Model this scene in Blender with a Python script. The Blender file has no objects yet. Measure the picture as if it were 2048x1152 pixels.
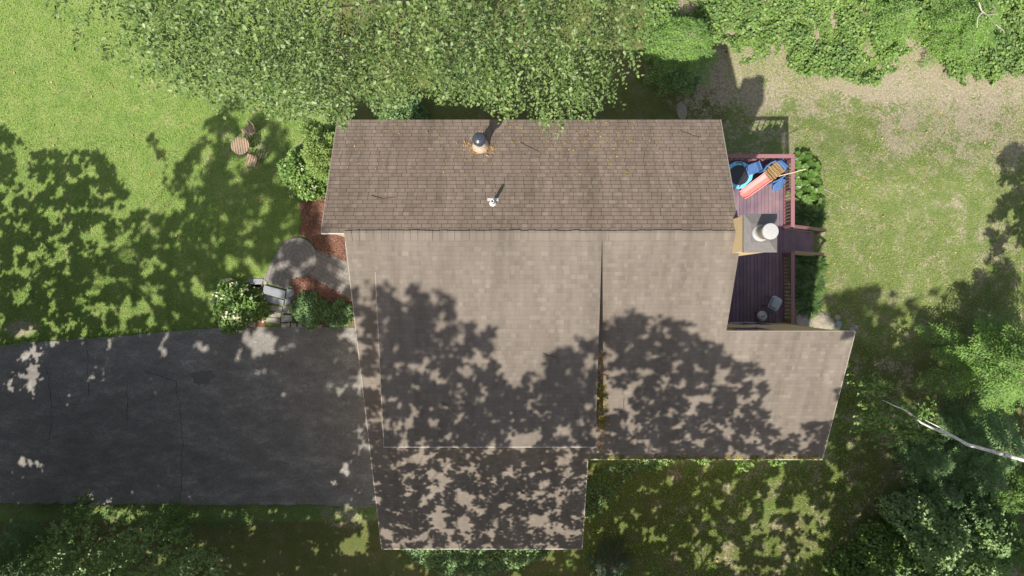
import bpy, math, random
import numpy as np
from mathutils import Vector, Matrix
S = bpy.context.scene
C = S.collection
rng = np.random.default_rng(7)
random.seed(7)
R = math.radians

# ------------------------------------------------------------ camera, sky, sun, exposure
CAM_H = 30.0
cd = bpy.data.cameras.new("camera"); cam = bpy.data.objects.new("camera", cd); C.objects.link(cam)
cam.location = (0, 0, CAM_H); cam.rotation_euler = (0, 0, 0)
cd.sensor_width = 36; cd.lens = 24; cd.clip_end = 500
S.camera = cam
F = 2048 * 24 / 36.0
SUNH = np.array([.462, .887]); TAN = 1.37            # horizontal run of a shadow and height per metre of it
TOSUN = np.array([-SUNH[0], -SUNH[1], TAN])
w = bpy.data.worlds.new("World"); S.world = w; w.use_nodes = True
nt = w.node_tree; bg = nt.nodes["Background"]
sky = nt.nodes.new("ShaderNodeTexSky"); sky.sky_type = 'NISHITA'; sky.sun_disc = False
sky.sun_elevation = math.atan(TAN); sky.sun_rotation = math.atan2(TOSUN[0], TOSUN[1])
sky.air_density = 0.8; sky.dust_density = 2.0; sky.ozone_density = 0.4
hs = nt.nodes.new('ShaderNodeHueSaturation'); hs.inputs['Saturation'].default_value = .62
nt.links.new(sky.outputs[0], hs.inputs['Color']); nt.links.new(hs.outputs[0], bg.inputs[0]); bg.inputs[1].default_value = 0.118
ld = bpy.data.lights.new("sun", 'SUN'); ld.energy = 4.9; ld.angle = R(.7); ld.color = (1, .94, .85)
sun = bpy.data.objects.new("sun", ld); C.objects.link(sun)
sun.rotation_euler = Vector(-TOSUN).to_track_quat('-Z', 'Y').to_euler()
S.view_settings.view_transform = 'Standard'; S.view_settings.look = 'None'
S.view_settings.exposure = 0.78; S.view_settings.gamma = 1
S.cycles.max_bounces = 6

# ------------------------------------------------------------ helpers
def ss(a, b, x):
    t = np.clip((np.asarray(x, float) - a) / (b - a), 0, 1); return t * t * (3 - 2 * t)
def g(x, y):                                          # height of the ground
    return -1.0 * ss(4.6, 9, y) * ss(5.5, 8.5, x) + .5 * ss(-1.75, 0, y) * ss(-15, -12.2, x) * (1 - ss(-3.5, -1.5, x)) * (1 - ss(3, 7, y))
def P(px, py, z=0.0):
    D = CAM_H - z
    return ((px - 1024) * D / F, (576 - py) * D / F, z)
def G(px, py, dz=0.0):                                # photo point -> point on the ground
    z = 0.0
    for _ in range(6):
        x, y, _z = P(px, py, z); z = float(g(x, y)) + dz
    return (x, y, z)
def toPx(p):
    p = np.asarray(p); D = CAM_H - p[..., 2]
    return p[..., 0] * F / D + 1024, 576 - p[..., 1] * F / D
def vnoise(x, y, seed=0):
    x = np.asarray(x, float); y = np.asarray(y, float)
    xi = np.floor(x).astype(np.int64); yi = np.floor(y).astype(np.int64); fx = x - xi; fy = y - yi
    fx = fx * fx * (3 - 2 * fx); fy = fy * fy * (3 - 2 * fy)
    def h(a, b):
        n = (a * 374761393 + b * 668265263 + seed * 1442695041) & 0xFFFFFFFF
        n = ((n ^ (n >> 13)) * 1274126177) & 0xFFFFFFFF
        return ((n ^ (n >> 16)) & 0xFFFF) / 65535.0
    return (h(xi, yi) * (1 - fx) + h(xi + 1, yi) * fx) * (1 - fy) + (h(xi, yi + 1) * (1 - fx) + h(xi + 1, yi + 1) * fx) * fy
def fbm(x, y, seed=0, o=4):
    a, s, t = .5, 0, 0
    for k in range(o):
        s = s + a * vnoise(np.asarray(x) * 2 ** k, np.asarray(y) * 2 ** k, seed + k); t += a; a *= .55
    return s / t
def inpoly(px, py, poly):
    px = np.asarray(px); py = np.asarray(py); ins = np.zeros(px.shape, bool)
    n = len(poly)
    for i in range(n):
        x0, y0 = poly[i]; x1, y1 = poly[(i + 1) % n]
        c = ((y0 > py) != (y1 > py)) & (px < (x1 - x0) * (py - y0) / ((y1 - y0) or 1e-9) + x0)
        ins ^= c
    return ins

class MB:
    def __init__(s): s.v = []; s.f = []; s.uv = None
    def add(s, vs, fs):
        o = len(s.v); s.v += [tuple(map(float, q)) for q in vs]; s.f += [tuple(i + o for i in q) for q in fs]; return s
    def box(s, c, d, rz=0, M=None):
        x, y, z = d[0] / 2, d[1] / 2, d[2] / 2
        vs = [Vector((a * x, b * y, e * z)) for a in (-1, 1) for b in (-1, 1) for e in (-1, 1)]
        m = (M if M is not None else Matrix.Rotation(rz, 3, 'Z'))
        vs = [m @ q + Vector(c) for q in vs]
        return s.add(vs, [(0, 1, 3, 2), (4, 6, 7, 5), (0, 4, 5, 1), (2, 3, 7, 6), (0, 2, 6, 4), (1, 5, 7, 3)])
    def bar(s, a, b, wd, h):                           # box beam from a to b
        a = Vector(a); b = Vector(b); d = b - a; L = d.length
        q = d.to_track_quat('X', 'Z').to_matrix()
        return s.box((a + b) / 2, (L, wd, h), M=q)
    def prism(s, poly, z0, z1):
        n = len(poly); vs = [(p[0], p[1], z0) for p in poly] + [(p[0], p[1], z1) for p in poly]
        return s.add(vs, [tuple(range(n))[::-1], tuple(range(n, 2 * n))] + [(i, (i + 1) % n, n + (i + 1) % n, n + i) for i in range(n)])
    def prismx(s, prof, x0, x1):                       # profile (y,z) run along x
        n = len(prof); vs = [(x0, p[0], p[1]) for p in prof] + [(x1, p[0], p[1]) for p in prof]
        return s.add(vs, [tuple(range(n)), tuple(range(n, 2 * n))[::-1]] + [(i, n + i, n + (i + 1) % n, (i + 1) % n) for i in range(n)])
    def tube(s, pts, rs, n=7, cap=True):
        pts = [Vector(p) for p in pts]
        if not hasattr(rs, '__len__'): rs = [rs] * len(pts)
        rings = []
        for i, p in enumerate(pts):
            d = (pts[min(i + 1, len(pts) - 1)] - pts[max(i - 1, 0)]).normalized()
            a = Vector((0, 0, 1)) if abs(d.z) < .9 else Vector((1, 0, 0))
            u = d.cross(a).normalized(); v = d.cross(u)
            rings += [p + (u * math.cos(2 * math.pi * k / n) + v * math.sin(2 * math.pi * k / n)) * rs[i] for k in range(n)]
        fs = [(i * n + k, i * n + (k + 1) % n, (i + 1) * n + (k + 1) % n, (i + 1) * n + k) for i in range(len(pts) - 1) for k in range(n)]
        if cap: fs += [tuple(range(n))[::-1], tuple((len(pts) - 1) * n + k for k in range(n))]
        return s.add(rings, fs)
    def lathe(s, prof, c, n=28):                       # profile (r,z) bottom to top
        vs = [(c[0] + r * math.cos(2 * math.pi * k / n), c[1] + r * math.sin(2 * math.pi * k / n), c[2] + z) for r, z in prof for k in range(n)]
        m = len(prof)
        fs = [(i * n + k, i * n + (k + 1) % n, (i + 1) * n + (k + 1) % n, (i + 1) * n + k) for i in range(m - 1) for k in range(n)]
        return s.add(vs, fs + [tuple(range(n))[::-1], tuple((m - 1) * n + k for k in range(n))])
    def build(s, name, m, parent=None, smooth=False, bevel=0):
        me = bpy.data.meshes.new(name); me.from_pydata(s.v, [], s.f); me.update()
        if s.uv is not None:
            l = me.uv_layers.new(name="uv")
            for lp in me.loops: l.data[lp.index].uv = s.uv[lp.vertex_index]
        me.materials.append(m)
        if smooth: me.polygons.foreach_set('use_smooth', [True] * len(me.polygons))
        o = bpy.data.objects.new(name, me); C.objects.link(o)
        if parent: o.parent = parent
        if bevel:
            b = o.modifiers.new('bevel', 'BEVEL'); b.width = bevel; b.segments = 2; b.limit_method = 'ANGLE'
        return o
def tag(o, label=None, cat=None, group=None, kind=None):
    if label: o['label'] = label
    if cat: o['category'] = cat
    if group: o['group'] = group
    if kind: o['kind'] = kind
    return o
def thing(name, label, cat, loc=(0, 0, 0), rz=0, group=None):
    o = bpy.data.objects.new(name, None); C.objects.link(o); o.location = loc; o.rotation_euler = (0, 0, rz)
    o.empty_display_size = .3
    return tag(o, label, cat, group)
def dup(root, loc, rz, label):
    r = root.copy(); C.objects.link(r); r.location = loc; r.rotation_euler = (0, 0, rz); r['label'] = label
    for ch in list(root.children):
        c = ch.copy(); C.objects.link(c); c.parent = r
        for q in ch.children:
            d = q.copy(); C.objects.link(d); d.parent = c
    return r

# ------------------------------------------------------------ materials
class NT:
    def __init__(s, name):
        s.m = bpy.data.materials.new(name); s.m.use_nodes = True; s.t = s.m.node_tree
        s.b = s.t.nodes["Principled BSDF"]; s.out = s.t.nodes["Material Output"]
    def n(s, typ, **kw):
        q = s.t.nodes.new(typ)
        for k, v in kw.items():
            if k.startswith('i_'): q.inputs[int(k[2:]) if k[2:].isdigit() else k[2:].replace('_', ' ')].default_value = v
            else: setattr(q, k, v)
        return q
    def l(s, a, b): s.t.links.new(a, b)
    def co(s, kind='Object', scale=(1, 1, 1), rot=0):
        t = s.n('ShaderNodeTexCoord'); mp = s.n('ShaderNodeMapping'); mp.inputs['Scale'].default_value = scale; mp.inputs['Rotation'].default_value = (0, 0, rot)
        s.l(t.outputs[kind], mp.inputs[0]); return mp.outputs[0]
    def noise(s, co, scale, detail=4, rough=.6):
        q = s.n('ShaderNodeTexNoise'); q.inputs['Scale'].default_value = scale; q.inputs['Detail'].default_value = detail; q.inputs['Roughness'].default_value = rough
        s.l(co, q.inputs['Vector']); return q.outputs[0]
    def ramp(s, fac, stops):
        q = s.n('ShaderNodeValToRGB'); e = q.color_ramp.elements
        while len(e) < len(stops): e.new(.5)
        for el, (p, c) in zip(e, stops): el.position = p; el.color = (*c, 1) if len(c) == 3 else c
        s.l(fac, q.inputs[0]); return q.outputs[0]
    def mix(s, fac, a, b, mode='MIX'):
        q = s.n('ShaderNodeMix', data_type='RGBA', blend_type=mode)
        for sock, v in ((q.inputs[0], fac), (q.inputs[6], a), (q.inputs[7], b)):
            if isinstance(v, (int, float)): sock.default_value = v
            elif isinstance(v, tuple): sock.default_value = (*v, 1)
            else: s.l(v, sock)
        return q.outputs[2]
    def math(s, op, a, b=0.0, c=None):
        q = s.n('ShaderNodeMath', operation=op)
        for sock, v in zip(q.inputs, (a, b) if c is None else (a, b, c)):
            if isinstance(v, (int, float)): sock.default_value = v
            else: s.l(v, sock)
        return q.outputs[0]
    def bump(s, h, strength=.4, dist=.02):
        q = s.n('ShaderNodeBump'); q.inputs['Strength'].default_value = strength; q.inputs['Distance'].default_value = dist
        s.l(h, q.inputs['Height']); s.l(q.outputs[0], s.b.inputs['Normal'])
    def fin(s, col, rough=.8, spec=.3):
        if isinstance(col, tuple): s.b.inputs['Base Color'].default_value = (*col, 1)
        else: s.l(col, s.b.inputs['Base Color'])
        s.b.inputs['Roughness'].default_value = rough; s.b.inputs['Specular IOR Level'].default_value = spec
        return s.m
def noisy(name, c1, c2, scale=6, rough=.8, bump=.3, fine=60, spec=.3, stretch=(1, 1, 1), metal=0):
    q = NT(name); co = q.co('Object', stretch)
    a = q.noise(co, scale); f = q.noise(co, fine, 3)
    col = q.mix(a, c1, c2); col = q.mix(q.ramp(f, [(.3, (.7, .7, .7)), (.7, (1.15, 1.15, 1.15))]), (0, 0, 0), col, 'MIX') if False else q.mix(1.0, col, q.ramp(f, [(.3, (.72, .72, .72)), (.7, (1.2, 1.2, 1.2))]), 'MULTIPLY')
    if bump: q.bump(f, bump, .01)
    q.b.inputs['Metallic'].default_value = metal
    return q.fin(col, rough, spec)
def leafmat(name, cols, trans=.3, rough=.5, var=1.6, spec=.35):
    q = NT(name); gi = q.n('ShaderNodeNewGeometry')
    n = len(cols); col = q.ramp(gi.outputs['Random Per Island'], [(i / max(n - 1, 1), c) for i, c in enumerate(cols)])
    big = q.noise(q.co('Object'), var, 2)
    col = q.mix(1.0, col, q.ramp(big, [(.3, (.75, .78, .8)), (.7, (1.2, 1.15, 1.0))]), 'MULTIPLY')
    q.fin(col, rough, spec)
    tr = q.n('ShaderNodeBsdfTranslucent'); q.l(q.mix(1.0, col, (1.3, 1.35, .7), 'MULTIPLY'), tr.inputs[0])
    mx = q.n('ShaderNodeMixShader'); mx.inputs[0].default_value = trans
    q.l(q.b.outputs[0], mx.inputs[1]); q.l(tr.outputs[0], mx.inputs[2]); q.l(mx.outputs[0], q.out.inputs[0])
    return q.m
def shingle_mat(name, base, dark, light, gap=.0):
    q = NT(name); t = q.n('ShaderNodeTexCoord'); sp = q.n('ShaderNodeSeparateXYZ'); q.l(t.outputs['UV'], sp.inputs[0])
    u, v = sp.outputs[0], sp.outputs[1]
    row = q.math('FLOOR', q.math('DIVIDE', q.math('ADD', v, .0005), .143))
    wn = q.n('ShaderNodeTexWhiteNoise', noise_dimensions='1D'); q.l(row, wn.inputs['W'])
    uu = q.math('ADD', q.math('DIVIDE', u, .3), q.math('MULTIPLY', wn.outputs[0], 7.3))
    cell = q.math('FLOOR', uu)
    # uneven tab widths: shift the cell border with a second noise
    cv = q.n('ShaderNodeCombineXYZ'); q.l(cell, cv.inputs[0]); q.l(row, cv.inputs[1])
    w2 = q.n('ShaderNodeTexWhiteNoise', noise_dimensions='2D'); q.l(cv.outputs[0], w2.inputs['Vector'])
    fr = q.math('SUBTRACT', uu, cell)
    half = q.math('GREATER_THAN', fr, q.math('MULTIPLY_ADD', w2.outputs[0], .5, .3))
    cv2 = q.n('ShaderNodeCombineXYZ'); q.l(cell, cv2.inputs[0]); q.l(row, cv2.inputs[1]); q.l(half, cv2.inputs[2])
    w3 = q.n('ShaderNodeTexWhiteNoise', noise_dimensions='3D'); q.l(cv2.outputs[0], w3.inputs['Vector'])
    col = q.ramp(w3.outputs[0], [(0, dark), (.3, base), (.8, base), (1, light)])
    co = q.co('Object')
    gran = q.noise(co, 90, 3, .7)
    col = q.mix(1.0, col, q.ramp(gran, [(.3, (.8, .8, .8)), (.7, (1.16, 1.16, 1.16))]), 'MULTIPLY')
    big = q.noise(q.co('Object', (1, .45, .45)), .55, 4)
    col = q.mix(1.0, col, q.ramp(big, [(.3, (.88, .87, .85)), (.7, (1.1, 1.1, 1.1))]), 'MULTIPLY')
    rf = q.math('SUBTRACT', q.math('DIVIDE', q.math('ADD', v, .0005), .143), row)
    col = q.mix(q.math('MULTIPLY', q.math('GREATER_THAN', rf, .86), .0 if gap else .13), col, (.05, .042, .036))
    strk = q.noise(q.co('Object', (1, .12, .12)), 2.2, 5, .65)
    col = q.mix(1.0, col, q.ramp(strk, [(.32, (.84, .83, .81)), (.66, (1.12, 1.11, 1.1))]), 'MULTIPLY')
    if gap:
        edge = q.math('LESS_THAN', fr, .055)
        col = q.mix(q.math('MULTIPLY', edge, q.math('MULTIPLY', q.noise(co, 3.5, 3), gap * 1.7)), col, (.03, .025, .02))
        lich = q.ramp(q.noise(co, 2.4, 5), [(.62, (0, 0, 0)), (.74, (1, 1, 1))])
        col = q.mix(q.math('MULTIPLY', lich, .5), col, (.13, .09, .05))
    q.bump(gran, .25, .004)
    return q.fin(col, .92, .15)

M = {}
M['roofN'] = shingle_mat('brown_shingle', (.158, .126, .102), (.13, .103, .083), (.19, .153, .125), .85)
M['roofS'] = shingle_mat('taupe_shingle', (.143, .123, .104), (.126, .108, .092), (.165, .143, .122), 0)
M['siding'] = noisy('tan_siding', (.56, .43, .245), (.5, .375, .2), 1.2, .75, .15, 30)
M['trim'] = noisy('pale_trim', (.5, .46, .41), (.36, .32, .28), 3, .6, .1)
M['drip'] = noisy('taupe_rake_edge', (.3, .26, .225), (.25, .215, .185), 3, .7, .1)
M['white'] = noisy('white_paint', (.55, .55, .54), (.48, .48, .48), 4, .45, .05)
M['glass'] = NT('dark_glass').fin((.02, .025, .03), .05, .6)
M['capmetal'] = noisy('brown_grey_sheet_metal', (.13, .118, .11), (.095, .088, .084), 2.5, .55, .1, 20, .5)
M['galv'] = noisy('galvanised_metal', (.6, .6, .58), (.45, .44, .42), 5, .4, .1, 40, .5, metal=.5)
M['flue'] = noisy('pale_flue_metal', (.37, .37, .365), (.29, .285, .275), 6, .45, .05, 40, .5)
M['flue_dirty'] = noisy('weathered_flue_band', (.2, .165, .12), (.12, .1, .075), 8, .5, .1, 40, .4)
M['black'] = noisy('black_metal', (.02, .022, .026), (.035, .037, .042), 8, .3, .05, 40, .5)
M['blackdome'] = NT('black_gloss_dome').fin((.035, .042, .055), .22, .6)
M['deck'] = leafmat('maroon_deck_stain', [(.150, .099, .134), (.182, .126, .163), (.164, .111, .134), (.138, .093, .130)], 0, .7)
M['rail'] = noisy('maroon_rail_paint', (.25, .115, .128), (.21, .096, .108), 4, .6, .15, 40)
M['oldwood'] = noisy('weathered_tan_wood', (.3, .22, .12), (.2, .15, .085), 6, .8, .2, 40)
M['teak'] = leafmat('weathered_brown_slats', [(.230, .167, .121), (.288, .204, .149), (.259, .185, .135)], 0, .7)
M['red'] = noisy('faded_red_plastic', (.62, .085, .075), (.7, .13, .11), 3, .45, .03, 20, .4)
M['redpale'] = noisy('pale_red_plastic_rim', (.75, .3, .27), (.7, .24, .22), 3, .45, .03, 20, .4)
M['brownp'] = noisy('brown_plastic', (.2, .125, .05), (.16, .1, .042), 5, .55, .05)
M['bluep'] = noisy('blue_plastic', (.05, .11, .25), (.065, .14, .3), 4, .4, .03, 20, .45)
M['blueP2'] = noisy('light_blue_vinyl', (.12, .42, .62), (.16, .5, .7), 4, .4, .03, 20, .4)
M['grey'] = noisy('blue_grey_enamel', (.3, .34, .36), (.24, .28, .3), 5, .35, .05, 40, .5)
M['greylight'] = noisy('pale_grey_rim', (.55, .57, .57), (.45, .47, .47), 5, .4, .05)
M['bark'] = noisy('brown_bark', (.11, .085, .06), (.07, .055, .04), 5, .9, .5, 30, stretch=(1, 1, .25))
M['twig'] = noisy('pale_twig_bark', (.3, .25, .19), (.22, .18, .13), 8, .9, .3, 30)
M['dead'] = noisy('bleached_dead_wood', (.45, .41, .36), (.33, .3, .26), 5, .9, .3)
q = NT('white_birch_bark'); co = q.co('Object'); a = q.noise(q.co('Object', (1, 1, 1)), 3.5, 5, .75)
M['birch'] = q.fin(q.ramp(a, [(.36, (.06, .055, .05)), (.43, (.5, .48, .44)), (.7, (.64, .62, .58))]), .7)
M['stone'] = noisy('grey_granite', (.34, .31, .26), (.2, .19, .17), 4, .9, .4, 35)
M['slate'] = noisy('blue_grey_flagstone', (.24, .25, .27), (.19, .2, .22), 3, .8, .2, 50)
M['rock'] = noisy('mossy_rock', (.33, .29, .22), (.17, .155, .12), 5, .95, .5, 25)
M['litter'] = leafmat('dry_leaf_litter', [(.28, .15, .06), (.42, .26, .11), (.2, .11, .05), (.5, .34, .17)], .1, .8)
M['moss'] = leafmat('yellow_moss', [(.16, .15, .02), (.1, .11, .02), (.22, .17, .03)], .05, .9)
M['chips'] = leafmat('red_mulch_chips', [(.164, .084, .060), (.230, .123, .090), (.098, .053, .042), (.279, .176, .140)], 0, .9)
M['leafA'] = leafmat('birch_leaves', [(.035, .065, .016), (.07, .12, .03), (.11, .17, .045), (.05, .09, .022), (.17, .225, .085), (.1, .155, .04)], .1, .45, .8, .3)
M['leafB'] = leafmat('undergrowth_leaves', [(.085, .162, .040), (.121, .214, .050), (.157, .254, .059), (.097, .168, .055), (.206, .277, .085)], .14, .5, .5)
M['leafC'] = leafmat('dark_shrub_leaves', [(.066, .132, .050), (.099, .180, .066), (.132, .230, .083), (.213, .312, .149)], .14, .45)
M['leafD'] = leafmat('bright_shrub_leaves', [(.084, .167, .034), (.114, .213, .042), (.144, .241, .060), (.228, .310, .120)], .14, .45)
M['leafE'] = leafmat('sapling_leaves', [(.169, .276, .114), (.228, .345, .152), (.316, .435, .217), (.197, .307, .114)], .3, .4)
M['arbor'] = leafmat('arborvitae_sprays', [(.144, .224, .056), (.192, .280, .072), (.120, .192, .048), (.240, .320, .112)], .2, .6)
M['needle'] = leafmat('hemlock_needles', [(.098, .198, .041), (.138, .251, .054), (.183, .305, .073), (.085, .166, .041)], .22, .55)
M['needleD'] = leafmat('dark_hemlock_needles', [(.102, .196, .077), (.145, .256, .099), (.188, .307, .120)], .2, .6)
M['hosta'] = leafmat('hosta_leaves', [(.08, .16, .028), (.1, .19, .035), (.13, .21, .055)], .25, .4)
M['blade'] = leafmat('daylily_blades', [(.072, .138, .041), (.096, .168, .050), (.060, .114, .036)], .25, .45)
M['bloom'] = leafmat('cream_blossom', [(.62, .64, .42), (.7, .7, .55), (.5, .56, .28)], .2, .6)
M['shade'] = leafmat('tall_tree_leaves', [(.05, .09, .02), (.07, .12, .03)], .12, .6)

# asphalt
q = NT('worn_asphalt'); co = q.co('Object')
st = q.noise(q.co('Object', (.5, 1.0, 1)), 1.5, 7, .78); fi = q.noise(co, 26, 4, .85); pat = q.noise(co, .45, 5, .65)
col = q.ramp(st, [(.32, (.14, .133, .125)), (.5, (.19, .181, .17)), (.62, (.26, .247, .23)), (.74, (.4, .378, .35))])
col = q.mix(q.ramp(pat, [(.5, (0, 0, 0)), (.75, (.6, .6, .6))]), col, (.17, .158, .14))
col = q.mix(1.0, col, q.ramp(fi, [(.3, (.5, .5, .5)), (.72, (1.5, 1.48, 1.44))]), 'MULTIPLY')
q.bump(fi, .6, .02); M['asphalt'] = q.fin(col, .9, .2)
M['crack'] = noisy('asphalt_crack', (.018, .017, .016), (.05, .04, .03), 5, .95, .2)
M['stain'] = noisy('oil_stained_asphalt', (.115, .108, .1), (.16, .15, .14), 6, .8, .3, 45)
# ground
q = NT('lawn_and_soil'); co = q.co('Object')
at = q.n('ShaderNodeAttribute', attribute_name='zone'); sp = q.n('ShaderNodeSeparateColor'); q.l(at.outputs['Color'], sp.inputs[0])
n1 = q.noise(co, 1.3, 6, .7); n2 = q.noise(co, 9, 4, .7); n3 = q.noise(q.co('Object', (1, 1, 1)), 26, 3, .75); n4 = q.noise(co, .35, 4)
lush = q.ramp(n1, [(.3, (.108, .175, .045)), (.5, (.162, .225, .063)), (.68, (.22, .25, .092))])
lush = q.mix(q.ramp(n2, [(.55, (0, 0, 0)), (.78, (.6, .6, .6))]), lush, (.21, .19, .095))
dry = q.ramp(n1, [(.3, (.11, .16, .046)), (.5, (.15, .182, .066)), (.7, (.215, .21, .118))])
soil = q.ramp(n2, [(.3, (.22, .195, .13)), (.55, (.29, .255, .18)), (.75, (.4, .355, .275))])
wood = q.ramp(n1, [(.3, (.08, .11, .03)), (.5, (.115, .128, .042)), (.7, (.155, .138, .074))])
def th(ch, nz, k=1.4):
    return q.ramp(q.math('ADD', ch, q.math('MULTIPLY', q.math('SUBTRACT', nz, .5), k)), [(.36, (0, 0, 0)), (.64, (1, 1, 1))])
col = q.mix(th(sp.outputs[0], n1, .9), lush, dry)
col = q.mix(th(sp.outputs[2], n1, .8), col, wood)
mixn = q.math('ADD', q.math('MULTIPLY', n1, .6), q.math('MULTIPLY', n2, .4))
col = q.mix(th(sp.outputs[1], mixn, 3.4), col, soil)
col = q.mix(1.0, col, q.ramp(n3, [(.3, (.5, .5, .5)), (.5, (.98, .98, .98)), (.72, (1.6, 1.6, 1.5))]), 'MULTIPLY')
q.bump(n3, .9, .05); M['ground'] = q.fin(col, .95, .1)
q = NT('red_mulch'); co = q.co('Object'); a = q.noise(co, 30, 4, .75); b = q.noise(co, 2, 3)
M['mulch'] = q.fin(q.mix(b, q.ramp(a, [(.3, (.075, .038, .027)), (.6, (.175, .092, .062)), (.8, (.29, .18, .125))]), q.ramp(a, [(.3, (.07, .032, .024)), (.6, (.2, .09, .065)), (.8, (.36, .2, .16))])), .95, .1)
q = NT('grey_pavers')
bt = q.n('ShaderNodeTexBrick'); q.l(q.co('UV'), bt.inputs['Vector']); bt.inputs['Scale'].default_value = 1
bt.inputs['Brick Width'].default_value = .26; bt.inputs['Row Height'].default_value = .17; bt.inputs['Mortar Size'].default_value = .011
bt.inputs['Color1'].default_value = (.2, .185, .165, 1); bt.inputs['Color2'].default_value = (.18, .168, .155, 1); bt.inputs['Mortar'].default_value = (.12, .112, .1, 1); bt.inputs['Bias'].default_value = .1
f = q.noise(q.co('Object'), 40, 3, .7); b = q.noise(q.co('Object'), 2, 3)
M['paver'] = q.fin(q.mix(1.0, q.mix(1.0, bt.outputs[0], q.ramp(f, [(.3, (.75, .75, .75)), (.7, (1.2, 1.2, 1.2))]), 'MULTIPLY'), q.ramp(b, [(.3, (.85, .85, .86)), (.7, (1.15, 1.13, 1.1))]), 'MULTIPLY'), .9, .2)

# ------------------------------------------------------------ leaf meshes
def norm(a): return a / np.maximum(np.linalg.norm(a, axis=-1, keepdims=True), 1e-9)
def leaves(name, base, d, up, L, m, parent=None, wr=.32, shape=6, fold=.12, jit=0):
    base = np.asarray(base, float); N = len(base); d = norm(d); up = up - d * np.sum(up * d, 1, keepdims=True); up = norm(up)
    sd = np.cross(d, up); L = np.broadcast_to(np.asarray(L, float), (N,))[:, None]
    W = L * wr * rng.uniform(.8, 1.2, (N, 1)); curl = up * L * rng.uniform(-.12, .05, (N, 1))
    if shape == 6:
        vs = np.stack([base, base + d * L * .3 + sd * W + up * W * fold * 2, base + d * L * .7 + sd * W * .72 + up * W * fold * 2 + curl * .6, base + d * L + curl,
                       base + d * L * .7 - sd * W * .72 + up * W * fold * 2 + curl * .6, base + d * L * .3 - sd * W + up * W * fold * 2], 1)
        fi = np.array([0, 1, 2, 3, 0, 3, 4, 5]); nv, nf = 6, 2
    else:
        vs = np.stack([base, base + d * L * .45 + sd * W, base + d * L + curl, base + d * L * .45 - sd * W], 1)
        fi = np.array([0, 1, 2, 3]); nv, nf = 4, 1
    me = bpy.data.meshes.new(name)
    me.vertices.add(N * nv); me.vertices.foreach_set('co', vs.reshape(-1).astype(np.float32))
    li = (fi[None, :] + (np.arange(N) * nv)[:, None]).reshape(-1).astype(np.int32)
    me.loops.add(len(li)); me.loops.foreach_set('vertex_index', li)
    me.polygons.add(N * nf); me.polygons.foreach_set('loop_start', (np.arange(N * nf) * 4).astype(np.int32))
    me.update(calc_edges=True); me.validate()
    me.materials.append(m)
    o = bpy.data.objects.new(name, me); C.objects.link(o)
    if parent: o.parent = parent
    return o
def rdir(N, zb=0.0):
    v = rng.normal(size=(N, 3)); v[:, 2] += zb; return norm(v)

# ------------------------------------------------------------ house planes
RY, RZ = 1.656, 9.63
NX0, NX1, NYE, NZE = -5.69, 6.80, 5.484, 7.72
SX0, SXG, SXM, SXW = -4.99, 2.68, 6.87, 11.0
SG, SR, SW0 = 13.04, 8.645, 3.412
DX0, DX1, DS = -4.13, 2.69, 6.99
c6, s6 = math.cos(math.atan(.5)), math.sin(math.atan(.5)); c3, s3 = math.cos(math.atan(.25)), math.sin(math.atan(.25))
def surf(px, py):
    px = np.asarray(px, float); py = np.asarray(py, float)
    rx = (px - 1024) / F; ry = (576 - py) / F
    z = np.zeros(px.shape)
    for _ in range(5): z = g(rx * (CAM_H - z), ry * (CAM_H - z))
    best = z.copy()
    def plane(k, sgn, test):
        # z = RZ - k*sgn*(RY - Y)   Y = ry*D, z = H-D
        D = (CAM_H - RZ + k * sgn * RY) / (1 + k * sgn * ry)
        zz = CAM_H - D; X = rx * D; Y = ry * D
        ok = test(X, Y) & (zz > best)
        best[ok] = zz[ok]
    plane(.5, 1, lambda X, Y: (Y <= RY) & (X > SX0) & (((X < SXG) & (Y > RY - SG * c6)) | ((X < SXM) & (X > 0) & (Y > RY - SR * c6)) | ((X > 0) & (X < SXW) & (Y < RY - SW0 * c6) & (Y > RY - SR * c6))))
    plane(.25, 1, lambda X, Y: (Y <= RY) & (X > DX0) & (X < DX1) & (Y > RY - DS * c3))
    plane(.5, -1, lambda X, Y: (Y > RY) & (X > NX0) & (X < NX1) & (Y < NYE))
    D = CAM_H - best
    return np.stack([rx * D, ry * D, best], -1)

# ------------------------------------------------------------ setting: ground, driveway, path, beds
xs = np.concatenate([np.arange(-90, -30, 6), np.arange(-30, 30.01, .3), np.arange(36, 91, 6)]); ys = np.concatenate([np.arange(-80, -20, 6), np.arange(-20, 20.01, .3), np.arange(26, 81, 6)])
XX, YY = np.meshgrid(xs, ys); zz = g(XX, YY) + .05 * (fbm(XX * .5, YY * .5, 3) - .5) * ss(-.2, 1.6, np.abs(YY + 5.9) - 3.2)
ppx, ppy = toPx(np.stack([XX, YY, zz], -1))
nz = fbm(ppx / 90, ppy / 90, 11) - .5
right = ss(1250, 1420, ppx + nz * 120)
lushA = 1 - right
soil = np.zeros_like(ppx)
soil += right * .30
soil = np.maximum(soil, right * .7 * (1 - ss(150, 330, ppy + nz * 160 - np.clip(ppx - 1700, 0, 400) * .35)))
soil = np.maximum(soil, .66 * np.exp(-(((ppx - 1880) / 190) ** 2 + ((ppy - 260) / 110) ** 2)))
soil = np.maximum(soil, .6 * np.exp(-(((ppx - 1985) / 60) ** 2 + ((ppy - 500) / 90) ** 2)))
soil = np.maximum(soil, .8 * np.exp(-(((ppx - 45) / 32) ** 2 + ((ppy - 655) / 22) ** 2)))
soil = np.maximum(soil, .48 * np.exp(-(((ppx - 500) / 70) ** 2 + ((ppy - 290) / 60) ** 2)))
soil = np.maximum(soil, .75 * np.exp(-(((ppx - 700) / 60) ** 2 + ((ppy - 1020) / 28) ** 2)))
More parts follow.
